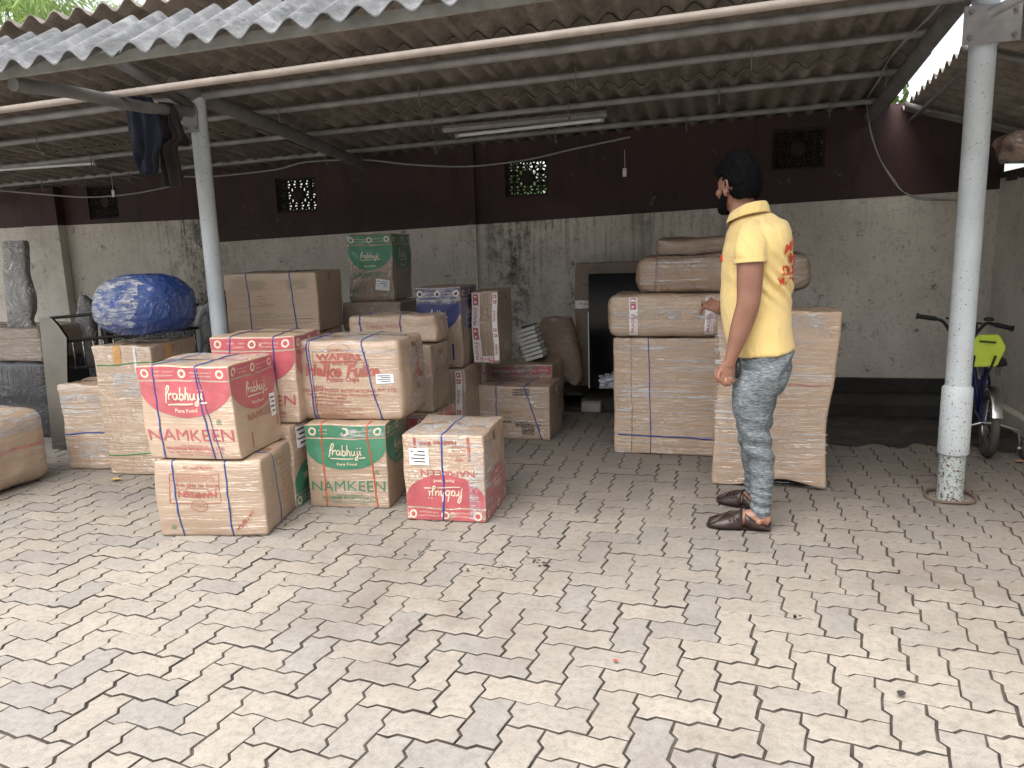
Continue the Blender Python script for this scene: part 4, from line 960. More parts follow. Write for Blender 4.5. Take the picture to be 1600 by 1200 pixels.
A = PY(225, 600, 5.4); a = MB(); a.tube([(A.x, 5.45, 0.09), (A.x, 5.45, A.z+.1)], .03, 12); keep(a.build('pedestal', M['iron'], smooth=True), oc)
for k in range(5):
    t = k*1.257; a = MB(); a.tube([(A.x, 5.45, .1), (A.x+.28*math.cos(t), 5.45+.28*math.sin(t), .06)], .016, 8); a.ball((A.x+.28*math.cos(t), 5.45+.28*math.sin(t), .03), .03, 6); keep(a.build('leg', M['iron'], smooth=True), oc)
o = rows([(461, 122, 130, .05), (475, 116, 137, .10), (500, 112, 140, .12), (540, 112, 142, .12), (600, 112, 142, .12), (690, 112, 142, .12)], 5.0, .1, 2.4, wob=.010, seed=18)
tag(o.build('wrapped_ornament', M['grey_wrap'], smooth=True), 'slim grey pointed thing in film between the steel rack and the black chair', 'ornament', LG)
o = rows([(455, 336, 350, .3), (468, 318, 352, .35), (485, 300, 352, .4), (510, 290, 352, .4), (560, 290, 352, .4), (640, 292, 352, .4)], 4.95, .4, 3, wob=.010, seed=28)
tag(o.build('wrapped_chair_back', plain('dark_green_cloth', (.014, .02, .017), .45, coat=.6), smooth=True), 'dark green-black padded piece between the blue bundle and the post', 'wrapped furniture', LG)

# ------------------------------------------------------------------ tube lights, wires, hanging clothes
M['tube'] = plain('unlit_tube', (.66, .68, .70), .3, var=.03, bump=0); M['fix'] = plain('fixture_grey', (.33, .32, .30), .5, var=.2)
def tubelight(pa, pb, ta, tb, Y, label):
    A, B = PY(*pa, Y), PY(*pb, Y); r_ = empty('tube_light', (A+B)/2, label, 'tube light')
    d = (B-A).normalized(); a = MB(); a.tube([A, B], [(.026, .022)]*2, 4, ax=(0, 1, 0)); keep(a.build('fixture', M['fix']), r_)
    A2, B2 = PY(*ta, Y-.05), PY(*tb, Y-.05); a = MB(); a.tube([A2, B2], .0135, 16); keep(a.build('tube', M['tube'], smooth=True, sharp=40), r_)
    for p, q in ((A2, A), (B2, B)):
        a = MB(); a.tube([p-d*.01, p+d*.012], .019, 12); keep(a.build('holder', M['fix'], smooth=True, sharp=40), r_)
    for t in (.12, .85):
        p = A+(B-A)*t; a = MB(); a.tube([p, p+Vector((0, .02, .09))], .003, 6); keep(a.build('hanger', M['pipe_dark']), r_)
tubelight((692, 202), (948, 178), (714, 212), (941, 187), 5.75, 'unlit fluorescent tube light under the roof in the middle')
tubelight((-60, 262), (150, 250), (-60, 269), (149, 255), 5.75, 'unlit fluorescent tube light under the roof at the far left')
M['wire'] = plain('grey_wire', (.30, .30, .28), .6); M['wire_d'] = plain('dark_wire', (.12, .12, .11), .6)
def wire(pp, Y, r, label, mat='wire', n=10):
    P = [PY(x, y, Y[i] if isinstance(Y, list) else Y) for i, (x, y) in enumerate(pp)]; a = MB(); a.tube(crom(P, n), r, 8)
    return tag(a.build('cable', M[mat], smooth=True), label, 'cable')
wire([(-30, 295), (60, 303), (135, 308), (205, 303), (268, 291)], 6.4, .007, 'cable sagging along the maroon wall left of the post')
wire([(288, 276), (340, 275), (430, 265), (480, 253), (570, 250), (640, 257), (730, 260), (820, 250), (900, 232), (985, 214)], 6.35, .007, 'long cable looping across the maroon wall behind the posts')
for k in range(3):
    o = k*2
    wire([(1482-o, -8), (1456, 20+o), (1436, 42), (1408, 72-o), (1386, 98), (1374, 122+o), (1356, 152), (1355, 170), (1362, 210+o), (1376, 250), (1395, 282-o), (1412, 300), (1440, 308+o), (1500, 314)],
         [4.0, 4.3, 4.6, 4.9, 5.3, 5.6, 6.2, 6.4, 6.5, 6.55, 6.55, 6.55, 6.55, 6.55], .0035, ('white cable strand drooping beside the right rafter, nearest the rafter', 'white cable strand drooping beside the right rafter, middle one', 'white cable strand drooping beside the right rafter, outer one')[k])
def tagbit(x, y, lab):
    p = PY(x, y, 6.36); a = MB(); a.box(p.x-.015, p.x+.015, p.y-.006, p.y+.006, p.z-.035, p.z+.03, .003); a.tube([p+Vector((.003, 0, .03)), p+Vector((0, 0, .17))], .002, 6)
    tag(a.build('ceiling_switch', M['white_label']), lab, 'switch')
tagbit(976, 269, 'small white pull switch hanging before the middle of the maroon wall'); tagbit(177, 302, 'small white pull switch hanging on the left cable near the vent')
def garment(rws, Y, mat, label, seed, nm):
    a = MB(); nx, vs, fs = 26, [], []; rr = crom([(y, l, r_) for y, l, r_ in rws], 6); L = len(rr)
    for s in (0, 1):
        for j, q in enumerate(rr):
            for i in range(nx+1):
                t = i/nx; x = q.y+(q.z-q.y)*t; p = PY(x, q.x, Y)
                edge = math.sin(math.pi*t)**.4 if 0 < t < 1 else 0
                dep = .028*edge*(1 if s else -1)+.022*math.sin(t*17+noi((t*3, j*.08, seed), 1)*4)*edge+.02*noi((t*2, j*.1, seed), 1.3, seed)
                p.y += dep; vs.append(p)
    o = L*(nx+1)
    for j in range(L-1):
        for i in range(nx): k = j*(nx+1)+i; fs += [(k, k+1, k+nx+2, k+nx+1), (o+k+nx+1, o+k+nx+2, o+k+1, o+k)]
    for i in range(nx):
        for j in (0, L-1): k = j*(nx+1)+i; fs.append((k, k+1, o+k+1, o+k))
    a.add(vs, fs); bm = bmesh.new(); me = bpy.data.meshes.new('x'); me.from_pydata(a.v, [], a.f); bm.from_mesh(me); bmesh.ops.remove_doubles(bm, verts=bm.verts, dist=.001); bmesh.ops.recalc_face_normals(bm, faces=bm.faces)
    b = MB(); b.bm(bm); tag(b.build(nm, mat, smooth=True), label, 'clothes', 'clothes hung to dry from the roof pipes')
garment([(152, 205, 236), (160, 198, 240), (178, 198, 250), (205, 200, 255), (230, 205, 252), (250, 209, 249), (266, 216, 246), (274, 228, 236)], 3.85, plain('navy_cloth', (.008, .011, .024), .9, var=.2), 'dark navy shirt hanging from the roof pipe beside the left post', 3, 'hanging_shirt')
garment([(161, 252, 268), (172, 251, 276), (195, 251, 283), (216, 252, 290), (228, 249, 276), (260, 252, 280), (292, 254, 287)], 3.95, plain('dark_brown_cloth', (.022, .017, .018), .9, var=.3), 'faded dark trousers hanging between the navy shirt and the left post', 6, 'hanging_trousers')
garment([(200, 272, 280), (215, 273, 290), (228, 277, 293)], 3.99, plain('dark_brown_cloth', (.022, .017, .018), .9, var=.3), 'small dark cloth corner drooping right of the hanging trousers', 9, 'hanging_cloth')
# parcel on the side wall
o = rows([(205, 1580, 1640, .3), (215, 1573, 1645, .4), (235, 1577, 1648, .4), (246, 1584, 1650, .4)], 5.65, .4, 2.4, wob=.03, seed=61)
tag(o.build('parcel', plain('foil_parcel', (.45, .32, .26), .25, var=.6, scale=10, bump=.8, coat=1), smooth=True), 'crumpled pale parcel lying on top of the side wall', 'parcel')

# ------------------------------------------------------------------ child's bicycle
BX, BY = 1.555, 4.86
bk = empty('bicycle', (BX, BY, 0), "child's bicycle with stabilisers and lime backrest, against the side wall", 'bicycle')
M['rubber'] = plain('tyre_rubber', (.075, .068, .06), .8, var=.2); M['bike_black'] = plain('bike_black', (.02, .02, .022), .4, var=.2); M['bike_blue'] = plain('bike_blue', (.006, .01, .09), .3, coat=.5)
M['chrome'] = plain('dull_chrome', (.4, .4, .4), .3, 1, var=.2); M['lime'] = plain('lime_plastic', (.50, .66, .05), .35, var=.04, bump=.02)
HD = R(-6)  # heading
def bp(x, y, z): return Vector((BX+x*math.cos(HD)-y*math.sin(HD), BY+x*math.sin(HD)+y*math.cos(HD), z))
def wheel(y, r, x=0, wid=.026, spokes=20, nm='wheel', steer=0):
    W = MB(); P = [bp(x+math.sin(steer)*r*math.cos(t)*1, y+math.cos(steer)*r*math.cos(t), r+wid*.0+r*math.sin(t)+.0) for t in [k*2*math.pi/40 for k in range(40)]]
    P = [p+Vector((0, 0, .0)) for p in P]; rr = r-wid
    def ring(q, n=40): return [bp(x+math.sin(steer)*q*math.cos(t), y+math.cos(steer)*q*math.cos(t), r+q*math.sin(t)) for t in [k*2*math.pi/n for k in range(n)]]
    side = (bp(1, 0, 0)-bp(0, 0, 0)); W.tube(ring(rr), [(wid, wid*.9)]*40, 12, ax=side, closed=True); o = keep(W.build(nm, M['rubber'], smooth=True), bk)
    a = MB(); a.tube(ring(rr-wid*.9), [(.006, wid*.5)]*40, 8, ax=side, closed=True); child(a.build('rim', M['chrome'], smooth=True), o)
    a = MB(); cc = bp(x, y, r)
    for k in range(spokes):
        t = k*2*math.pi/spokes; e_ = bp(x+math.sin(steer)*(rr-wid)*math.cos(t), y+math.cos(steer)*(rr-wid)*math.cos(t), r+(rr-wid)*math.sin(t)); a.tube([cc+side*(.02 if k % 2 else -.02), e_], .0014, 5)
    if spokes: child(a.build('spokes', M['chrome']), o)
    a = MB(); a.tube([cc-side*.035, cc+side*.035], .016, 12); child(a.build('hub', M['chrome'], smooth=True, sharp=40), o)
wheel(.0+.2, .205); wheel(.98, .205)
def bt(P, r, nm, mat='bike_black', ax=None, n=12, ccr=False):
    a = MB(); a.tube(crom(P, 6) if ccr else P, r, n, ax=ax); return keep(a.build(nm, M[mat], smooth=True, sharp=50), bk)
bt([bp(0, .2+.225*math.cos(t), .205+.225*math.sin(t)) for t in [R(q) for q in range(72, 168, 8)]], [(.004, .028)]*12, 'mudguard', 'chrome', ax=(1, 0, 0))
bt([bp(0, .5, .22), bp(0, .42, .52)], .016, 'seat_tube', 'bike_blue'); bt([bp(0, .5, .22), bp(0, .88, .56)], .018, 'down_tube', 'bike_blue'); bt([bp(0, .44, .44), bp(0, .87, .6)], .016, 'top_tube', 'bike_blue')
bt([bp(0, .86, .52), bp(0, .83, .74)], .018, 'head_tube', 'bike_black')
for s in (-1, 1):
    bt([bp(.035*s, .2, .205), bp(.02*s, .5, .22)], .009, 'chain_stay', 'bike_blue'); bt([bp(.035*s, .2, .205), bp(.015*s, .43, .5)], .008, 'seat_stay', 'bike_blue')
    bt([bp(.04*s, .98, .205), bp(.035*s, .89, .52)], .010, 'fork_blade', 'bike_black')
    bt([bp(.04*s, .2, .205), bp(.15*s, .2, .17), bp(.17*s, .2, .075)], .009, 'stabiliser_arm', 'chrome'); 
    wheel(.2, .06, x=.19*s, wid=.018, spokes=0, nm='stabiliser_wheel')
# seat, springs, backrest
a = MB(); a.tube([bp(0, .22, .56), bp(0, .30, .575), bp(0, .42, .565), bp(0, .52, .56)], [(.018, .075), (.03, .085), (.024, .05), (.014, .02)], 16, ax=(1, 0, 0)); keep(a.build('saddle', M['bike_black'], smooth=True), bk)
for s in (-1, 1): bt([bp(.045*s+.014*math.cos(t), .3+.014*math.sin(t), .48+.06*t/25) for t in [k*.8 for k in range(32)]], .0028, 'spring', 'chrome')
q1, q2, q3, q4, q5, q6, q7, q8 = [PY(x, y, BY+.12) for x, y in ((1511, 574), (1512, 544), (1529, 524), (1562, 523), (1573, 543), (1558, 573), (1545, 574), (1530, 574))]
vv = [q1, q2, q3, q4, q5, q6]; bm = bmesh.new(); bv = [bm.verts.new(p) for p in vv]; f_ = bm.faces.new(bv)
r_ = bmesh.ops.extrude_face_region(bm, geom=[f_]); 
for v in r_['geom']:
    if isinstance(v, bmesh.types.BMVert): v.co.y += .028
bmesh.ops.recalc_face_normals(bm, faces=bm.faces); bmesh.ops.bevel(bm, geom=bm.edges[:], offset=.007, segments=3, affect='EDGES'); a = MB(); a.bm(bm); br = keep(a.build('backrest', M['lime'], smooth=True, sharp=40), bk)
A, B = PY(1531, 533, BY+.112), PY(1556, 535, BY+.112); a = MB(); a.tube([A, B], [(.005, .012), (.005, .012)], 10, ax=(0, 1, 0)); child(a.build('slot', M['bike_black'], smooth=True), br)
for (xa, ya, xb, yb) in ((1523, 556, 1517, 590), (1556, 556, 1540, 594)):
    bt([PY(xa, ya, BY+.10), PY(xb, yb, BY+.14)], [(.006, .009)]*2, 'backrest_bar', 'bike_black', ax=(0, 1, 0))
# handlebar: measured rise bar
H0 = BY+.82
hb_ = [PY(x, y, H0+o) for x, y, o in ((1435, 494, 0), (1462, 498, 0), (1476, 505, .0), (1490, 527, .01), (1505, 534, .02), (1522, 524, .01), (1540, 506, 0), (1554, 507, 0), (1580, 513, 0))]
a = MB(); a.tube(crom(hb_, 5), .0105, 12); ho = keep(a.build('handlebar', M['bike_black'], smooth=True), bk)
for i, j in ((0, 1), (8, 7)):
    a = MB(); d_ = (hb_[j]-hb_[i]).normalized(); a.tube([hb_[i]-d_*.012, hb_[i]-d_*.002, hb_[i], hb_[j]], [.021, .021, .016, .016], 12); child(a.build('grip', M['bike_black'], smooth=True, sharp=50), ho)
a = MB(); a.tube([PY(1478, 497, H0), PY(1535, 506, H0)], .006, 8); child(a.build('cross_bar', M['bike_black'], smooth=True), ho)
a = MB(); p = PY(1545, 501, H0-.03); a.tube([p, p+Vector((0, 0, .01)), p+Vector((0, 0, .022))], [.03, .032, .02], 16); child(a.build('bell', M['bike_black'], smooth=True), ho)
bt([bp(0, .83, .72), hb_[4]], .012, 'stem', 'bike_black'); bt([PY(1545, 505, H0), PY(1520, 520, H0-.02), bp(.02, .86, .62)], .003, 'brake_cable', 'bike_black', ccr=True)
bt([bp(.0, .5, .22), bp(.07, .5, .22), bp(.07, .5, .12), bp(.12, .5, .12)], .008, 'crank', 'chrome')
a = MB(); a.tube([bp(.03, .5, .22), bp(.036, .5, .22)], .055, 24); keep(a.build('chainring', M['chrome'], smooth=True, sharp=40), bk)

# ------------------------------------------------------------------ litter
def leaf(p, s, rz, mat, label, nm='fallen_leaf'):
    vs = []; fs = []; N = 8
    for i in range(N+1):
        t = i/N; w_ = math.sin(math.pi*min(1, t*1.02))**.8*s*.35; z = .004+.35*s*(t-.5)**2+.004
        for sg in (-1, 0, 1): vs.append(Vector((p[0]+math.cos(rz)*(t-.5)*s-math.sin(rz)*w_*sg, p[1]+math.sin(rz)*(t-.5)*s+math.cos(rz)*w_*sg, p[2]+z+abs(sg)*w_*.4)))
    for i in range(N): k = i*3; fs += [(k, k+1, k+4, k+3), (k+1, k+2, k+5, k+4)]
    a = MB(); a.add(vs, fs); tag(a.build(nm, mat, smooth=True), label, 'leaf')
leaf(G(181, 752), .07, .4, plain('dry_yellow_leaf', (.42, .28, .10), .7), 'curled yellow leaf on the paving before the tall brown carton')
leaf(G(1408, 1088), .035, 1.1, plain('dark_leaf', (.035, .03, .028), .7), 'tiny dark shrivelled leaf on the paving at the lower right')
leaf(G(1594, 724), .06, .2, plain('brown_leaf', (.30, .17, .10), .7), 'dry brown leaf on the paving near the stabiliser wheel')
leaf(G(962, 1036), .02, .2, plain('red_petal', (.45, .05, .03), .6), 'small red flower bud on the paving below the man', 'fallen_bud')
dm = plain('wet_black', (.02, .018, .016), .4)
dr = MB(); rnd = random.Random(5)
for (x, y, n_, sp) in ((845, 882, 12, 10), (770, 890, 14, 18), (1410, 795, 5, 30), (1325, 805, 3, 40), (1245, 965, 5, 6), (665, 860, 8, 12)):
    for k in range(n_):
        p = G(x+rnd.gauss(0, sp), y+rnd.gauss(0, sp*.25)); r_ = rnd.uniform(.002, .008)
        vs = [p+Vector((math.cos(t)*r_*rnd.uniform(.6, 1.3), math.sin(t)*r_*rnd.uniform(.6, 1.3), .0032)) for t in [q*.785 for q in range(8)]]; dr.add(vs, [tuple(range(8))])
tag(dr.build('droppings', dm), kind='stuff')

# ------------------------------------------------------------------ bamboo and trees beyond the wall
def foliage(name, label, cen, rad, nleaf, ll, lw, cols, seed, trunk, cat='tree', droop=.5, sky=.0):
    rnd = random.Random(seed); root = empty(name, (cen[0], cen[1], 0), label, cat)
    n = NT(name+'_leaf'); at = n.n('ShaderNodeObjectInfo')
    v = n.map(); f = n.noise(v, 2.6, 4, .6); n.set(Base_Color=n.ramp(f, [(.3, cols[0]), (.5, cols[1]), (.7, cols[2])]), Roughness=.45)
    n.b.inputs['Subsurface Weight'].default_value = 0
    tr = n.n('ShaderNodeBsdfTranslucent'); tr.inputs[0].default_value = (cols[2][0]*1.3, cols[2][1]*1.3, cols[2][2], 1); mx = n.n('ShaderNodeMixShader'); mx.inputs[0].default_value = .35
    n.l(n.b.outputs[0], mx.inputs[1]); n.l(tr.outputs[0], mx.inputs[2]); n.l(mx.outputs[0], n.t.nodes['Material Output'].inputs[0])
    a = MB(); vs = []; fs = []
    cl = []
    for k in range(max(20, nleaf//26)):
        d_ = Vector((rnd.gauss(0, 1), rnd.gauss(0, 1), rnd.gauss(0, 1))).normalized()*rnd.random()**.45
        c0 = Vector((cen[0]+d_.x*rad[0], cen[1]+d_.y*rad[1], cen[2]+d_.z*rad[2])); c0 += nvec(c0, .8, seed)*.5; cl.append(c0)
        ax = Vector((rnd.gauss(0, 1), rnd.gauss(0, 1), rnd.uniform(-.8, .3))).normalized()
        for q in range(26):
            p = c0+ax*rnd.uniform(-.25, .25)+Vector((rnd.gauss(0, .07), rnd.gauss(0, .07), rnd.gauss(0, .07)))
            dr_ = (ax*.5+Vector((rnd.gauss(0, .7), rnd.gauss(0, .7), rnd.uniform(-1, .35)-droop*.4))).normalized(); s_ = dr_.cross(Vector((rnd.gauss(0, 1), rnd.gauss(0, 1), rnd.gauss(0, 1)))).normalized()
            L = ll*rnd.uniform(.6, 1.25); w_ = lw*rnd.uniform(.7, 1.2); o = len(vs); sag_ = Vector((0, 0, -L*.18))
            vs += [p, p+dr_*L*.4+s_*w_, p+dr_*L*.4-s_*w_, p+dr_*L+sag_]; fs += [(o, o+1, o+3, o+2)]
    me = bpy.data.meshes.new('crown'); me.from_pydata(vs, [], fs); me.materials.append(n.m); o = bpy.data.objects.new('crown', me); C.objects.link(o); keep(o, root)
    a = MB()
    for k in range(trunk[0]):
        bx, by = cen[0]+rnd.gauss(0, rad[0]*.25), cen[1]+rnd.gauss(0, rad[1]*.25); tx = rnd.choice(cl)
        a = MB(); P = [Vector((bx, by, 0)), Vector((bx+(tx.x-bx)*.15, by+(tx.y-by)*.15, tx.z*.4)), Vector((bx+(tx.x-bx)*.45, by+(tx.y-by)*.45, tx.z*.8)), tx]
        a.tube(crom(P, 6), [trunk[1]*(1-.8*i/18) for i in range(19)], 10); keep(a.build('culm' if trunk[1] < .06 else 'trunk' if k == 0 else 'limb', plain('bark', trunk[2], .8, var=.3), smooth=True), root)
GB = ((.12, .22, .06), (.24, .36, .12), (.42, .52, .24))
b0 = PY(40, -20, 9.6)
foliage('bamboo', 'bamboo clump with drooping pale green leaves above the roof at the top left', (b0.x-.3, 9.6, b0.z-.2), (2.0, 1.0, 1.7), 5200, .30, .019, GB, 3, (9, .03, (.25, .27, .10)), 'bamboo')
b1 = PY(255, 5, 10.5)
foliage('bamboo', 'thinner yellow-green bamboo tuft behind the roof edge, right of the leafy clump', (b1.x-.1, 10.5, b1.z-.75), (.9, .7, .75), 900, .26, .02, ((.16, .24, .03), (.26, .34, .05), (.36, .42, .08)), 5, (4, .03, (.25, .27, .10)), 'bamboo')
GT = ((.02, .05, .015), (.05, .10, .025), (.11, .17, .05))
for k, (x, y, lab) in enumerate(((-9.5, 10.5, 'dark leafy tree beyond the wall behind the left end of the shed'), (-4.2, 11.5, 'dark leafy tree beyond the wall behind the left post'), (.6, 11, 'dark leafy tree beyond the wall behind the cabinet'), (7.4, 10.5, 'dark leafy tree beyond the wall at the right end'))):
    foliage('leafy_tree', lab, (x, y, 2.3), (2.1, 1.2, 1.5), 7000, .16, .045, GT, 11+k, (4, .11, (.10, .08, .06)))

# ------------------------------------------------------------------ unseen building added behind the camera to darken film reflections
hs_ = empty('added_house', (0, -11, 0), 'unseen two-storey building added behind the camera to darken film reflections', 'added_house')
hw = plain('added_house_wall', (.16, .15, .13), .85, var=.3, scale=2); hd = plain('dark_glass', (.02, .024, .028), .1, bump=0)
keep(MB().box(-14, 14, -17, -11, 0, 5.6, .03).build('wall', hw), hs_)
keep(MB().box(-14.3, 14.3, -17.3, -10.5, 5.62, 5.85, .03).build('roof', hw), hs_)
for k in range(6):
    for z in (1.0, 3.7):
        x = -12+k*4.6; o = keep(MB().box(x, x+1.5, -10.99, -10.93, z, z+1.2, .01).build('window', hw), hs_); child(MB().box(x+.08, x+1.42, -10.925, -10.92, z+.08, z+1.12).build('pane', hd), o)

# ------------------------------------------------------------------ the man
EW = Vector((-math.sin(YAW), math.cos(YAW), 0)); EU = Vector((math.cos(YAW), math.sin(YAW), 0))
MO = G(1188, 816)
def MP(x, y, w=0):
    d = ray(x, y); o = Vector((0, 0, CH)); t = ((MO-o).dot(EW)+w)/d.dot(EW); return o+d*t
def rad(x, y, w, px): return (MP(x+px, y, w)-MP(x, y, w)).length
man = empty('person', MO, 'man in yellow polo shirt and grey trousers, back turned, steadying the tall panel', 'person')
def loft(rws, n=24, sub=5, ax=None, mb=None, cap=True):
    """rws: (x px, y px, w, half width px, half depth m)"""
    P = [MP(x, y, w) for x, y, w, a, b in rws]; Rr = [(rad(x, y, w, a), b, 0) for x, y, w, a, b in rws]
    P = crom(P, sub); Rr = crom(Rr, sub); mb = mb or MB()
    mb.tube(P, [(q.x, q.y) for q in Rr], n, ax=ax or EW, cap=cap); return mb
def remesh(mb, name, mat, vox, smooth=4, fac=.5, disp=None, parent=man):
    me = bpy.data.meshes.new('t'); me.from_pydata(mb.v, [], mb.f); bm = bmesh.new(); bm.from_mesh(me); bmesh.ops.recalc_face_normals(bm, faces=bm.faces); bm.to_mesh(me); bm.free()
    o = bpy.data.objects.new('t', me); C.objects.link(o)
    r = o.modifiers.new('r', 'REMESH'); r.mode = 'VOXEL'; r.voxel_size = vox
    s_ = o.modifiers.new('s', 'SMOOTH'); s_.iterations = smooth; s_.factor = fac
    dg = bpy.context.evaluated_depsgraph_get(); e = o.evaluated_get(dg); m2 = bpy.data.meshes.new_from_object(e); bpy.data.objects.remove(o)
    if disp:
        m2.update(); ns = [v.normal.copy() for v in m2.vertices]
        for v, nn in zip(m2.vertices, ns): v.co += nn*disp(v.co)
    for p in m2.polygons: p.use_smooth = True
    m2.materials.clear(); m2.materials.append(mat); m2.name = name
    q = bpy.data.objects.new(name, m2); C.objects.link(q); 
    return keep(q, parent) if parent else q
# --- skin
n = NT('skin'); v = n.map(); f = n.noise(v, 9, 4)
n.set(Base_Color=n.ramp(f, [(.3, (.22, .105, .07)), (.7, (.30, .148, .10))]), Roughness=.48); n.b.inputs['Subsurface Weight'].default_value = .12; n.b.inputs['Subsurface Scale'].default_value = .01
n.b.inputs['Subsurface Radius'].default_value = (1, .35, .2); n.bump(n.noise(v, 160, 3), .25, .001); SKIN = n.m
B_ = MB()
FD = (-EU*.50+EW*.87).normalized(); SDV = Vector((0, 0, 1)).cross(FD).normalized()   # face direction and the head's left
HC = MP(1154, 290, .02)
HR = .0745
# head: cranium and jaw
bm = bmesh.new(); bmesh.ops.create_icosphere(bm, subdivisions=5, radius=1)
for vv_ in bm.verts:
    p = vv_.co; f_, s_, u_ = p.x, p.y, p.z
    L = .098 if f_ > 0 else .096
    x_ = f_*L; y_ = s_*.076; z_ = u_*(.108 if u_ > 0 else .118)
    if u_ < -.1: k = min(1, (-u_-.1)/.9); x_ = x_*(1-.12*k)+.018*k*(1 if f_ > -.2 else .3); y_ *= 1-.34*k
    if f_ > .72: x_ -= (f_-.72)*.028
    p2 = HC+FD*x_+SDV*y_+Vector((0, 0, z_)); vv_.co = p2
B_.bm(bm)
def hp(f_, s_, u_): return HC+FD*f_+SDV*s_+Vector((0, 0, u_))
B_.tube(crom([hp(.088, 0, .012), hp(.100, 0, -.012), hp(.112, 0, -.034), (hp(.098, 0, -.046))], 4), [.008, .0085, .009, .010, .0105, .011, .012, .013, .0135, .0135, .013, .012, .011], 12)
for s_ in (-1, 1):
    B_.ball(hp(.098, .013*s_, -.040), (.009, .009, .008), 8); B_.ball(hp(.083, .032*s_, .018), (.014, .018, .007), 8); B_.ball(hp(.066, .045*s_, -.028), (.020, .020, .018), 8)
B_.ball(hp(.090, 0, -.064), (.012, .018, .006), 8); B_.ball(hp(.089, 0, -.074), (.012, .016, .006), 8); B_.ball(hp(.080, 0, -.102), (.018, .020, .016), 8)
for s_ in (-1, 1):   # ears
    c_ = hp(-.004, .078*s_, -.012); ring = [c_+FD*(.017*math.cos(t)-.004)+Vector((0, 0, .031*math.sin(t)+.003))+SDV*s_*(.009-.006*math.cos(t)) for t in [R(k) for k in range(-80, 200, 20)]]
    B_.tube(ring, .0052, 8); B_.tube([c_+Vector((0, 0, .020))-SDV*s_*.006, c_-Vector((0, 0, .018))-SDV*s_*.006], [(.006, .013), (.006, .010)], 10, ax=FD); B_.ball(c_+Vector((0, 0, -.029))+FD*.002, (.007, .007, .008), 6)
# neck and torso
loft([(1157, 305, .02, 19, .052), (1161, 325, .01, 21, .055), (1168, 345, .0, 26, .062), (1176, 365, 0, 33, .10)], mb=B_)
loft([(1180, 352, 0, 26, .13), (1184, 372, 0, 38, .17), (1184, 410, 0, 43, .165), (1184, 460, 0, 40, .145), (1187, 510, 0, 38, .14), (1191, 560, 0, 33, .135), (1189, 590, 0, 28, .13)], mb=B_)
# left arm (towards the camera)
AW = -.17
loft([(1172, 366, AW+.03, 17, .045), (1172, 392, AW-.01, 21, .052), (1172, 420, AW-.02, 20.5, .050), (1171, 448, AW-.02, 19.5, .047), (1169, 474, AW-.02, 18, .043), (1163, 496, AW-.01, 17.5, .041), (1155, 520, AW+.0, 15.5, .037), (1147, 545, AW+.01, 11.5, .030), (1141.5, 562, AW+.015, 9.5, .024), (1139, 571, AW+.02, 10, .024)], mb=B_, sub=6)
def mm(x, y, w): return MP(x, y, w)
# hand: palm then four curled fingers and the thumb
loft([(1140, 563, AW+.02, 9.0, .022), (1137.5, 572, AW+.02, 12.0, .019), (1135, 580, AW+.022, 13, .018), (1133.5, 588, AW+.024, 12.5, .016), (1133, 592, AW+.026, 9, .012)], mb=B_, sub=5)
FG = [((1124.5, 580), (1122.5, 589), (1126.5, 597), (1133.5, 599)), ((1128.5, 586), (1127.5, 594.5), (1132, 601), (1138.5, 600.5)), ((1134.5, 587.5), (1134.5, 595.5), (1139, 600.5), (1144.5, 598)), ((1140.5, 586), (1141, 592.5), (1145, 596), (1149, 592.5))]
for k, q in enumerate(FG):
    w_ = (AW+.004+.004*k); P = [mm(q[0][0], q[0][1], w_+.012), mm(q[1][0], q[1][1], w_-.004), mm(q[2][0], q[2][1], w_+.004), mm(q[3][0], q[3][1], w_+.022)]
    rr = [.0092, .0086, .0080, .0068] if k < 3 else [.0080, .0075, .0068, .0060]
    PP = crom(P, 5); B_.tube(PP, [rr[min(3, i//5)]*(1-.0*i) for i in range(len(PP))], 10); B_.ball(PP[-1], rr[3]*.98, 8); B_.ball(P[1], rr[1]*1.04, 8)
P = crom([mm(1130, 571, AW+.035), mm(1121.5, 578, AW+.045), mm(1118.5, 587, AW+.045), mm(1122, 594, AW+.040)], 5); B_.tube(P, [.0125-.0003*i for i in range(len(P))], 10); B_.ball(P[-1], .0085, 8)
# right arm reaching to the panel corner
RH = Vector((-.035, 4.235, .992))
SR = MP(1166, 372, .16); EL = MP(1152, 452, .36)+Vector((0, 0, -.02)); WR_ = RH+Vector((.055, -.10, -.012))
P = crom([SR, (SR+EL)/2, EL, (EL+WR_)/2, WR_, RH+Vector((.02, -.05, .004))], 6); rr = [.055, .050, .043, .040, .027, .026]
B_.tube(P, [(lambda a, b, t: a+(b-a)*t)(rr[min(5, i//6)], rr[min(5, i//6+1)], (i % 6)/6) for i in range(len(P))], 16)
B_.tube(crom([RH+Vector((.03, -.07, .0)), RH+Vector((.0, -.03, .010)), RH+Vector((-.022, .005, .016))], 5), [(.020, .034)]*5+[(.016, .036)]*6, 14, ax=(.75, -.1, .65))
for k in range(4):   # fingers over the top edge of the panel
    b0_ = RH+Vector((-.045+.021*k, .0+.004*k, .016)); d_ = Vector((-.10, 1, 0)).normalized()
    P = crom([b0_, b0_+d_*.035+Vector((0, 0, .004)), b0_+d_*.062+Vector((0, 0, -.006)), b0_+d_*.072+Vector((0, 0, -.020))], 5); B_.tube(P, [.0092-.0002*i for i in range(len(P))], 10); B_.ball(P[-1], .0066, 8)
P = crom([RH+Vector((-.030, -.025, .004)), RH+Vector((-.052, -.012, -.014)), RH+Vector((-.056, -.006, -.036))], 6); B_.tube(P, .0098, 10); B_.ball(P[-1], .0095, 8)
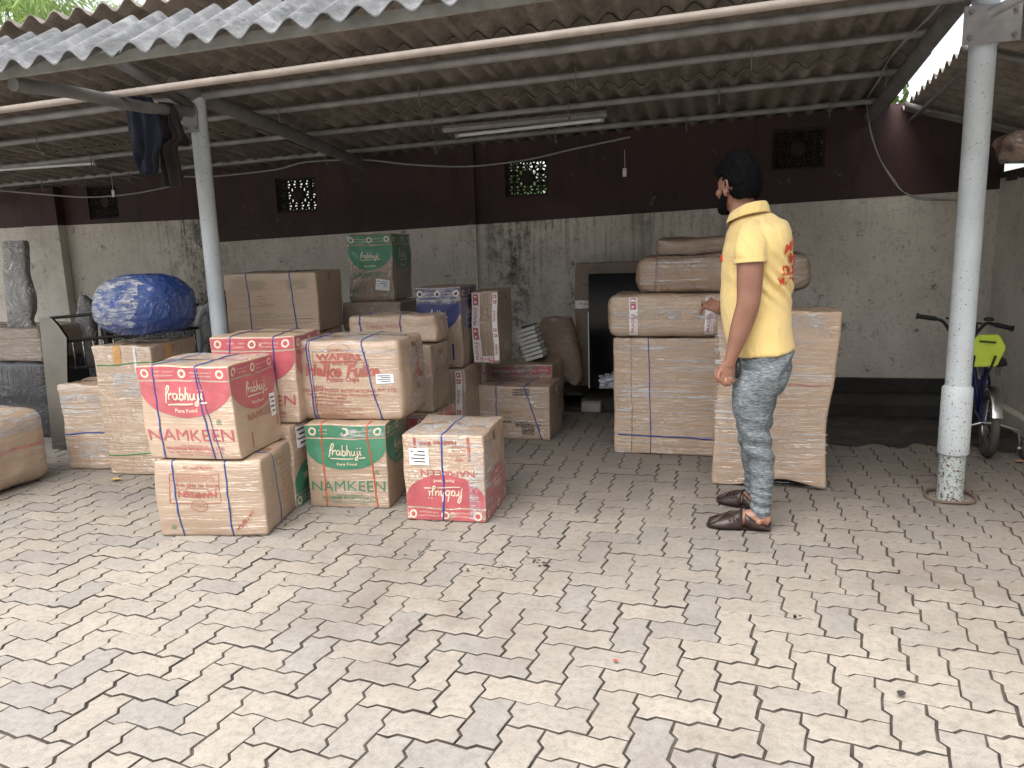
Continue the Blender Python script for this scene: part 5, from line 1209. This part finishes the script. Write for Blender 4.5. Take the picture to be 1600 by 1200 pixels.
# legs and feet
loft([(1190, 585, -.085, 22, .070), (1177, 640, -.085, 22, .062), (1184.5, 690, -.085, 12, .040), (1190.5, 735, -.085, 12.5, .038), (1188, 780, -.085, 11, .034), (1187, 803, -.085, 10.5, .032), (1188, 814, -.085, 12, .034)], mb=B_)
FL = [-.085, .14]
ax_f = Vector((0, 0, 1))
def foot(hx, hy, tx, ty):
    """heel and toe ground pixels"""
    H = G(hx, hy); T = G(tx, ty); d = T-H; L = d.length; d.normalize(); sdv = Vector((-d.y, d.x, 0))
    secs = [(0.02, .030, .052, .030), (.10, .034, .075, .036), (.22, .034, .085, .042), (.36, .033, .074, .040), (.52, .038, .055, .032), (.68, .044, .040, .024), (.80, .044, .032, .019)]
    P = [H+d*L*t+Vector((0, 0, .016+hh*.5)) for t, wd, hh, _ in secs]; B_.tube(P, [(hh*.52, wd) for t, wd, hh, _ in secs], 16, ax=sdv)
    for k, (o_, l_) in enumerate(((-.030, .93), (-.014, .96), (.001, .95), (.015, .92), (.028, .87))):
        o_ = o_*1.0; B_.tube([H+d*L*.76+sdv*o_+Vector((0, 0, .030)), H+d*L*(l_-.02)+sdv*o_*1.05+Vector((0, 0, .026))], [.0105, .009], 8); B_.ball(H+d*L*(l_-.015)+sdv*o_*1.05+Vector((0, 0, .026)), .009, 6)
    return H, T, d, sdv, L
F1 = foot(1203, 828, 1104, 822); F2 = foot(1172+24, 799, 1121, 783)
B_.ball(MP(1186, 816, -.13), (.016, .014, .016), 8)
A2_ = F2[0]+F2[2]*.06+Vector((0, 0, .07))
FK = A2_; KN = MP(1176, 690, .12); HP_ = MP(1188, 590, .085)
B_.tube(crom([HP_, (HP_+KN)/2+FD*.0, KN, (KN+FK)/2-FD*.01, FK, FK-Vector((0, 0, .03))], 5), [.066]*5+[.054]*5+[.034]*5+[.032]*5+[.030]*6, 16)
remesh(B_, 'body', SKIN, .0038, 2, .45)
# --- polo shirt
def cloth_noise(s1, a1, s2, a2, seed): return lambda p: a1*noi(p, s1, seed)+a2*noi((p.x, p.y, p.z*1.6), s2, seed+1)
n = NT('yellow_cotton'); v = n.map(); n.set(Base_Color=n.ramp(n.noise(v, 6, 4), [(.3, (.74, .545, .21)), (.7, (.82, .61, .25))]), Roughness=.85); n.b.inputs['Sheen Weight'].default_value = .2
n.bump(n.math('ADD', n.noise(v, 900, 2), n.math('MULTIPLY', n.noise(n.map((1, 1, .5)), 11, 3, .5, 1.2), 9)), .5, .004); YEL = n.m
T_ = MB()
loft([(1183, 332, .0, 22, .065), (1182, 345, .0, 38, .135), (1183, 358, 0, 46, .185), (1184, 380, 0, 50, .200), (1181.5, 405, 0, 52, .192), (1181, 440, 0, 52.5, .176), (1181.5, 480, 0, 52.5, .162), (1185, 515, 0, 49.5, .160), (1189, 540, 0, 47.5, .164), (1190, 549, 0, 46.5, .166)], mb=T_, n=36)
loft([(1179, 357, AW+.08, 20, .045), (1175, 370, AW+.025, 25, .056), (1172.5, 390, AW-.01, 26, .062), (1172.5, 410, AW-.02, 24.5, .063)], mb=T_, n=28)
P = crom([SR+Vector((0, 0, .03)), SR+(EL-SR)*.3, SR+(EL-SR)*.62], 5); T_.tube(P, [.075]*len(P), 18)
def shirt_d(p):
    q = (p-MO); u_ = q.dot(EU); w_ = q.dot(EW); z = p.z
    d = .0035*noi((u_*3, w_*3, z*6), 1.7, 3)
    # creases running from the armpit across the back and down to the hem
    d += .010*math.exp(-((z-1.17)/.11)**2)*math.sin((z*1.0+u_*1.3)*62)*max(0, math.sin(3*noi((u_, w_, z), 3, 6)+.8))*.55
    d += .013*noi((u_*9, w_*9, z*1.8), 1.0, 8)*max(0, min(1, (1.25-z)/.3))+.005*noi((u_*14, w_*14, z*4+u_*8), 1.0, 18)
    d += .010*math.sin(95*(z-1.32+u_*.9)+3*noi((u_*4, w_*4, z*4), 1, 2))*math.exp(-((z-1.16)/.10)**2-((u_-.02)/.10)**2)
    return d
shirt = remesh(T_, 'polo_shirt', YEL, .0065, 12, .5, shirt_d)
# sleeve cuff and hem bands
a = loft([(1172.3, 404, AW-.018, 25.6, .0650), (1172.5, 411, AW-.020, 25.4, .0650)], n=36, cap=False)
o = keep(a.build('sleeve_cuff', YEL, smooth=True), shirt); o.modifiers.new('s', 'SOLIDIFY').thickness = .004
# collar: a folded band round the neck
NC = MP(1168, 334, .0); vs = []; fs = []; K = 48
prof = [(.000, .036), (.002, .046), (.008, .050), (.014, .040), (.019, .020), (.023, .004), (.024, -.004)]
for k in range(K+1):
    t = R(8)+R(344)*k/K; dirn = (FD*math.cos(t)+SDV*math.sin(t)); back = -math.cos(t)
    for (ro, zo) in prof:
        base = .060+.010*(abs(math.cos(t)))
        vs.append(NC-FD*.008+dirn*(base+ro*(1.0+.3*(1-back)/2))+Vector((0, 0, -.018+.026*back+zo*(.9 if back > -.8 else .75))))
L = len(prof)
for k in range(K):
    for j in range(L-1): q = k*L+j; fs.append((q, q+1, q+L+1, q+L))
a = MB(); a.add(vs, fs); o = keep(a.build('collar', YEL, smooth=True), shirt); o.modifiers.new('s', 'SOLIDIFY').thickness = .0025
# lettering on the back, laid onto the cloth
bm = bmesh.new(); bm.from_mesh(shirt.data); bvh = BVHTree.FromBMesh(bm); bm.free()
M['shirt_red'] = plain('shirt_red', (.55, .05, .02), .7, bump=0)
BD = (-FD*.2+EU*.98).normalized(); BC = MP(1184, 400, 0)
BDn = (EU*.99-EW*.09).normalized(); BSd = Vector((0, 0, 1)).cross(BDn).normalized()
def print_back(txt, z, size, u=0, arch=0, sx=1.0, bold=.0012):
    vs, fs = textmesh(txt, size, sx, 0, bold); out = []
    u = u-min(q.x for q in vs)
    for q in vs:
        x = q.x+u; zz = z+q.y-arch*x*x; an = x/.165
        dr_ = BDn*math.cos(an)+BSd*math.sin(an); ax_ = Vector((BC.x, BC.y, zz)); hit_ = bvh.ray_cast(ax_+dr_*.5, -dr_)
        pnt = hit_[0] if hit_[0] is not None else ax_+dr_*.2
        out.append(pnt+dr_*.0045)
    LB.add(out, fs)
LB = MB()
# the near half of each line shows; the text is centred on the spine
zt = MP(1230, 377, 0).z
print_back('MAA  PACKERS', zt-.005, .058, -.195, 1.3, .95); print_back('&', zt-.050, .026, -.02); print_back('MOVERS', zt-.092, .062, -.165, 0, 1.15); print_back('DURGAPUR', zt-.142, .056, -.195, 0, 1.05); print_back('M-770  M-830', zt-.184, .044, -.21, 0, .95, .0008)
keep(LB.build('red_lettering', M['shirt_red']), shirt)
a = MB(); a.ball(MP(1128.5, 404, .02), (.010, .02, .018), 8); keep(a.build('chest_badge', M['shirt_red'], smooth=True), shirt)
# --- trousers
n = NT('heather_trousers'); v = n.map((1, 1, 1)); st = n.noise(n.map((38, 38, 230)), 1.0, 4, .75, .3); st2 = n.noise(n.map((14, 14, 60)), 1.0, 4, .7)
mx_ = n.math('ADD', n.math('MULTIPLY', st, .75), n.math('MULTIPLY', st2, .25))
n.set(Base_Color=n.ramp(mx_, [(.36, (.035, .042, .048)), (.46, (.10, .118, .13)), (.55, (.18, .205, .222)), (.66, (.42, .46, .47))]), Roughness=.8)
n.bump(n.math('ADD', st, n.math('MULTIPLY', n.noise(v, 16, 4, .6, 1.0), 4)), .4, .003); TRO = n.m
Q = MB()
loft([(1193, 540, 0, 43, .148), (1192, 562, 0, 42, .165), (1187, 588, 0, 40, .17), (1182, 606, -.0, 33, .15)], mb=Q, n=32)
loft([(1184, 585, -.08, 35, .092), (1177, 612, -.085, 32.5, .092), (1175.5, 640, -.085, 30, .082), (1178, 665, -.085, 24, .072), (1182.5, 690, -.085, 21, .064), (1189, 715, -.085, 19.5, .060), (1190.5, 745, -.085, 18, .054), (1189.5, 775, -.085, 16, .049), (1188, 797, -.085, 15.5, .046), (1187.5, 806, -.085, 14.5, .044)], mb=Q, n=28)
LK = crom([HP_, (HP_*.5+KN*.5), KN, (KN+FK)/2-FD*.01, FK+Vector((0, 0, .03))], 5); Q.tube(LK, [.088]*5+[.080]*5+[.060]*5+[.052]*5+[.044], 20)
def tro_d(p):
    z = p.z-MO.z; q = p-MO; u_ = q.dot(EU)
    d = .004*noi((p.x*4, p.y*4, p.z*9), 1.3, 4)
    kn = math.exp(-((z-.40)/.10)**2); d += .007*kn*math.sin(z*78+u_*30+noi(p, 7, 2)*2.5)
    d += .004*math.exp(-((z-.11)/.09)**2)*math.sin(z*150+u_*25+noi(p, 9, 3)*3)
    d += .006*math.exp(-((z-.80)/.09)**2)*math.sin(z*60-u_*50+noi(p, 8, 5)*2)
    return d
tr = remesh(Q, 'trousers', TRO, .0060, 4, .5, tro_d)
a = MB(); a.tube([MP(1153, 560, -.135), MP(1154, 575, -.15), MP(1152, 590, -.145)], [(.011, .006), (.014, .006), (.008, .005)], 10, ax=EW); keep(a.build('pocket_opening', M['bike_black'], smooth=True), tr)
# --- hair and beard
n = NT('black_hair'); n.set(Base_Color=(.0035, .0035, .0045), Roughness=.65, Specular_IOR_Level=.08); n.bump(n.noise(n.map((90, 90, 20)), 2, 4), .8, .006); HAIR = n.m
Hh = MB()
bm = bmesh.new(); bmesh.ops.create_icosphere(bm, subdivisions=5, radius=1)
for vv_ in bm.verts:
    p = vv_.co; f_, s_, u_ = p.x, p.y, p.z
    x_ = f_*(.118 if f_ > 0 else .106); y_ = s_*.088; z_ = u_*(.150 if u_ > 0 else .105)
    if u_ > .2 and f_ > 0: x_ += .034*f_*u_; z_ -= .018*f_*u_
    low = -.060 if f_ < -.15 else (-.060+(f_+.15)*.30 if f_ < .25 else .055)
    if z_ < low: z_ = low+(z_-low)*.15
    if f_ > .45 and u_ < .35: x_ *= .80
    if abs(s_) > .5 and u_ < .05 and f_ > -.35: y_ *= .86
    nn = noi((f_*3, s_*3, u_*3), 1.3, 6)*.012; vv_.co = HC+FD*(x_*(1+nn*3)-.002)+SDV*y_*(1+nn)+Vector((0, 0, z_+.002+nn*.6))
Hh.bm(bm)
hair = remesh(Hh, 'hair', HAIR, .005, 2, .5, lambda p: .004*noi(p, 40, 3)+.003*noi(p, 90, 5))
rnd = random.Random(8); vs = []; fs = []; me = hair.data; nv = len(me.vertices)
for k in range(2600):   # short loose locks over the surface
    v_ = me.vertices[rnd.randrange(nv)]; p = v_.co.copy(); nn = v_.normal.copy()
    u_ = (p-HC); 
    if u_.z < -.045: Lh = .008
    else: Lh = rnd.uniform(.010, .024)
    t = (nn*.6+Vector((rnd.gauss(0, .5), rnd.gauss(0, .5), rnd.gauss(0, .4)))+FD*.5*(1 if u_.z > .05 else 0)-Vector((0, 0, .5 if u_.z < .05 else 0))).normalized()
    s_ = t.cross(nn).normalized()*.0012 if t.cross(nn).length > .01 else SDV*.001; o = len(vs)
    vs += [p-nn*.002+s_, p-nn*.002-s_, p+t*Lh]; fs.append((o, o+1, o+2))
a = MB(); a.add(vs, fs); keep(a.build('loose_locks', HAIR), hair)
Bd = MB()
for s_ in (-1, 1):
    P = [hp(.012, .070*s_, -.012), hp(.020, .069*s_, -.045), hp(.042, .054*s_, -.082), hp(.072, .026*s_, -.106), hp(.084, .0, -.110)]; Bd.tube(crom(P, 6), [(.006, .016)]*6+[(.010, .019)]*6+[(.013, .021)]*6+[(.016, .020)]*7, 12, ax=FD)
    P = [hp(.092, .0, -.056), hp(.085, .024*s_, -.062), hp(.078, .032*s_, -.085)]; Bd.tube(crom(P, 5), [.007]*11, 8)
Bd.ball(hp(.080, 0, -.102), (.017, .021, .020), 10)
remesh(Bd, 'beard', HAIR, .0045, 1, .4, lambda p: .0022*noi(p, 90, 2))
for s_ in (-1, 1):
    a = MB(); a.ball(hp(.074, .031*s_, .0), (.0110, .0110, .0110), 8); keep(a.build('eye', plain('eye_white', (.6, .58, .55), .2), smooth=True), man)
    a = MB(); a.tube(crom([hp(.094, .014*s_, .017), hp(.094, .032*s_, .023), hp(.080, .052*s_, .016)], 4), [.0035]*9, 6); keep(a.build('eyebrow', HAIR, smooth=True), man)
# --- sandals
n = NT('brown_leather'); v = n.map(); n.set(Base_Color=n.ramp(n.noise(v, 30, 4), [(.3, (.020, .012, .010)), (.7, (.048, .029, .024))]), Roughness=.42)
n.bump(n.n('ShaderNodeTexVoronoi').outputs[0], .0, .001); LEA = n.m
for H, T, d, sdv, L in (F1, F2):
    sd_o = empty('x', H, 'x', 'x'); bpy.data.objects.remove(sd_o)
    def fp(t, s_, z): return H+d*L*t+sdv*s_+Vector((0, 0, z))
    ol = [(-.01, .018), (.0, .030), (.12, .036), (.3, .034), (.5, .040), (.7, .048), (.86, .044), (.95, .032), (1.0, .014)]
    a = MB(); P = [fp(t, 0, .010) for t, _ in ol]; a.tube(crom(P, 3), [(.0085, q.x) for q in crom([(w_, 0, 0) for _, w_ in ol], 3)], 14, ax=sdv); so = keep(a.build('sandal', LEA, smooth=True, sharp=60), man)
    # vamp: open strips over the forefoot, closed toe
    vs = []; fs = []; NA = 18; prof = [(.44, .046, .094), (.54, .049, .082), (.64, .052, .068), (.74, .053, .057), (.84, .049, .048), (.92, .040, .041), (.98, .024, .034)]
    for t, w_, h_ in prof:
        for k in range(NA+1): an = math.pi*k/NA; vs.append(fp(t, w_*math.cos(an), .012+(h_-.012)*math.sin(an)**.75))
    for i in range(len(prof)-1):
        for k in range(NA): q = i*(NA+1)+k; fs.append((q, q+1, q+NA+2, q+NA+1))
    a = MB(); a.add(vs, fs); o = keep(a.build('vamp', LEA, smooth=True), so); o.modifiers.new('s', 'SOLIDIFY').thickness = .003
    for s_ in (-1, 1):   # low side strap running to the heel with a slot ahead of it
        vs = []; fs = []; pr = [(.40, .030, .088), (.32, .018, .070), (.22, .014, .046), (.12, .013, .034), (.03, .012, .024)]
        for t, z0_, z1_ in pr: vs += [fp(t, s_*(.040 if t > .05 else .034), z0_), fp(t, s_*.044, (z0_+z1_)/2), fp(t, s_*(.036 if t > .2 else .040), z1_)]
        for i in range(len(pr)-1): q = i*3; fs += [(q, q+1, q+4, q+3), (q+1, q+2, q+5, q+4)]
        a = MB(); a.add(vs, fs); o = keep(a.build('side_strap', LEA, smooth=True), so); o.modifiers.new('s', 'SOLIDIFY').thickness = .003
    a = MB()
    for t0, t1, fl in ((.50, .90, 1), (.56, .94, 1), (.50, .90, -1), (.56, .94, -1), (.62, .96, 1), (.62, .96, -1)):
        P = []
        for k in range(9):
            q = k/8; t = t0+(t1-t0)*q; an = math.pi*(.15+.7*q) if fl > 0 else math.pi*(.85-.7*q); w_ = .050-.012*max(0, (t-.8)/.15); h_ = .095-.118*(t-.44)
            P.append(fp(t, (w_+.003)*math.cos(an), .012+(h_-.008)*math.sin(an)**.75+.001))
        a.tube(P, [(.0022, .0045)]*9, 6, ax=d)
    keep(a.build('woven_strips', LEA, smooth=True), so)
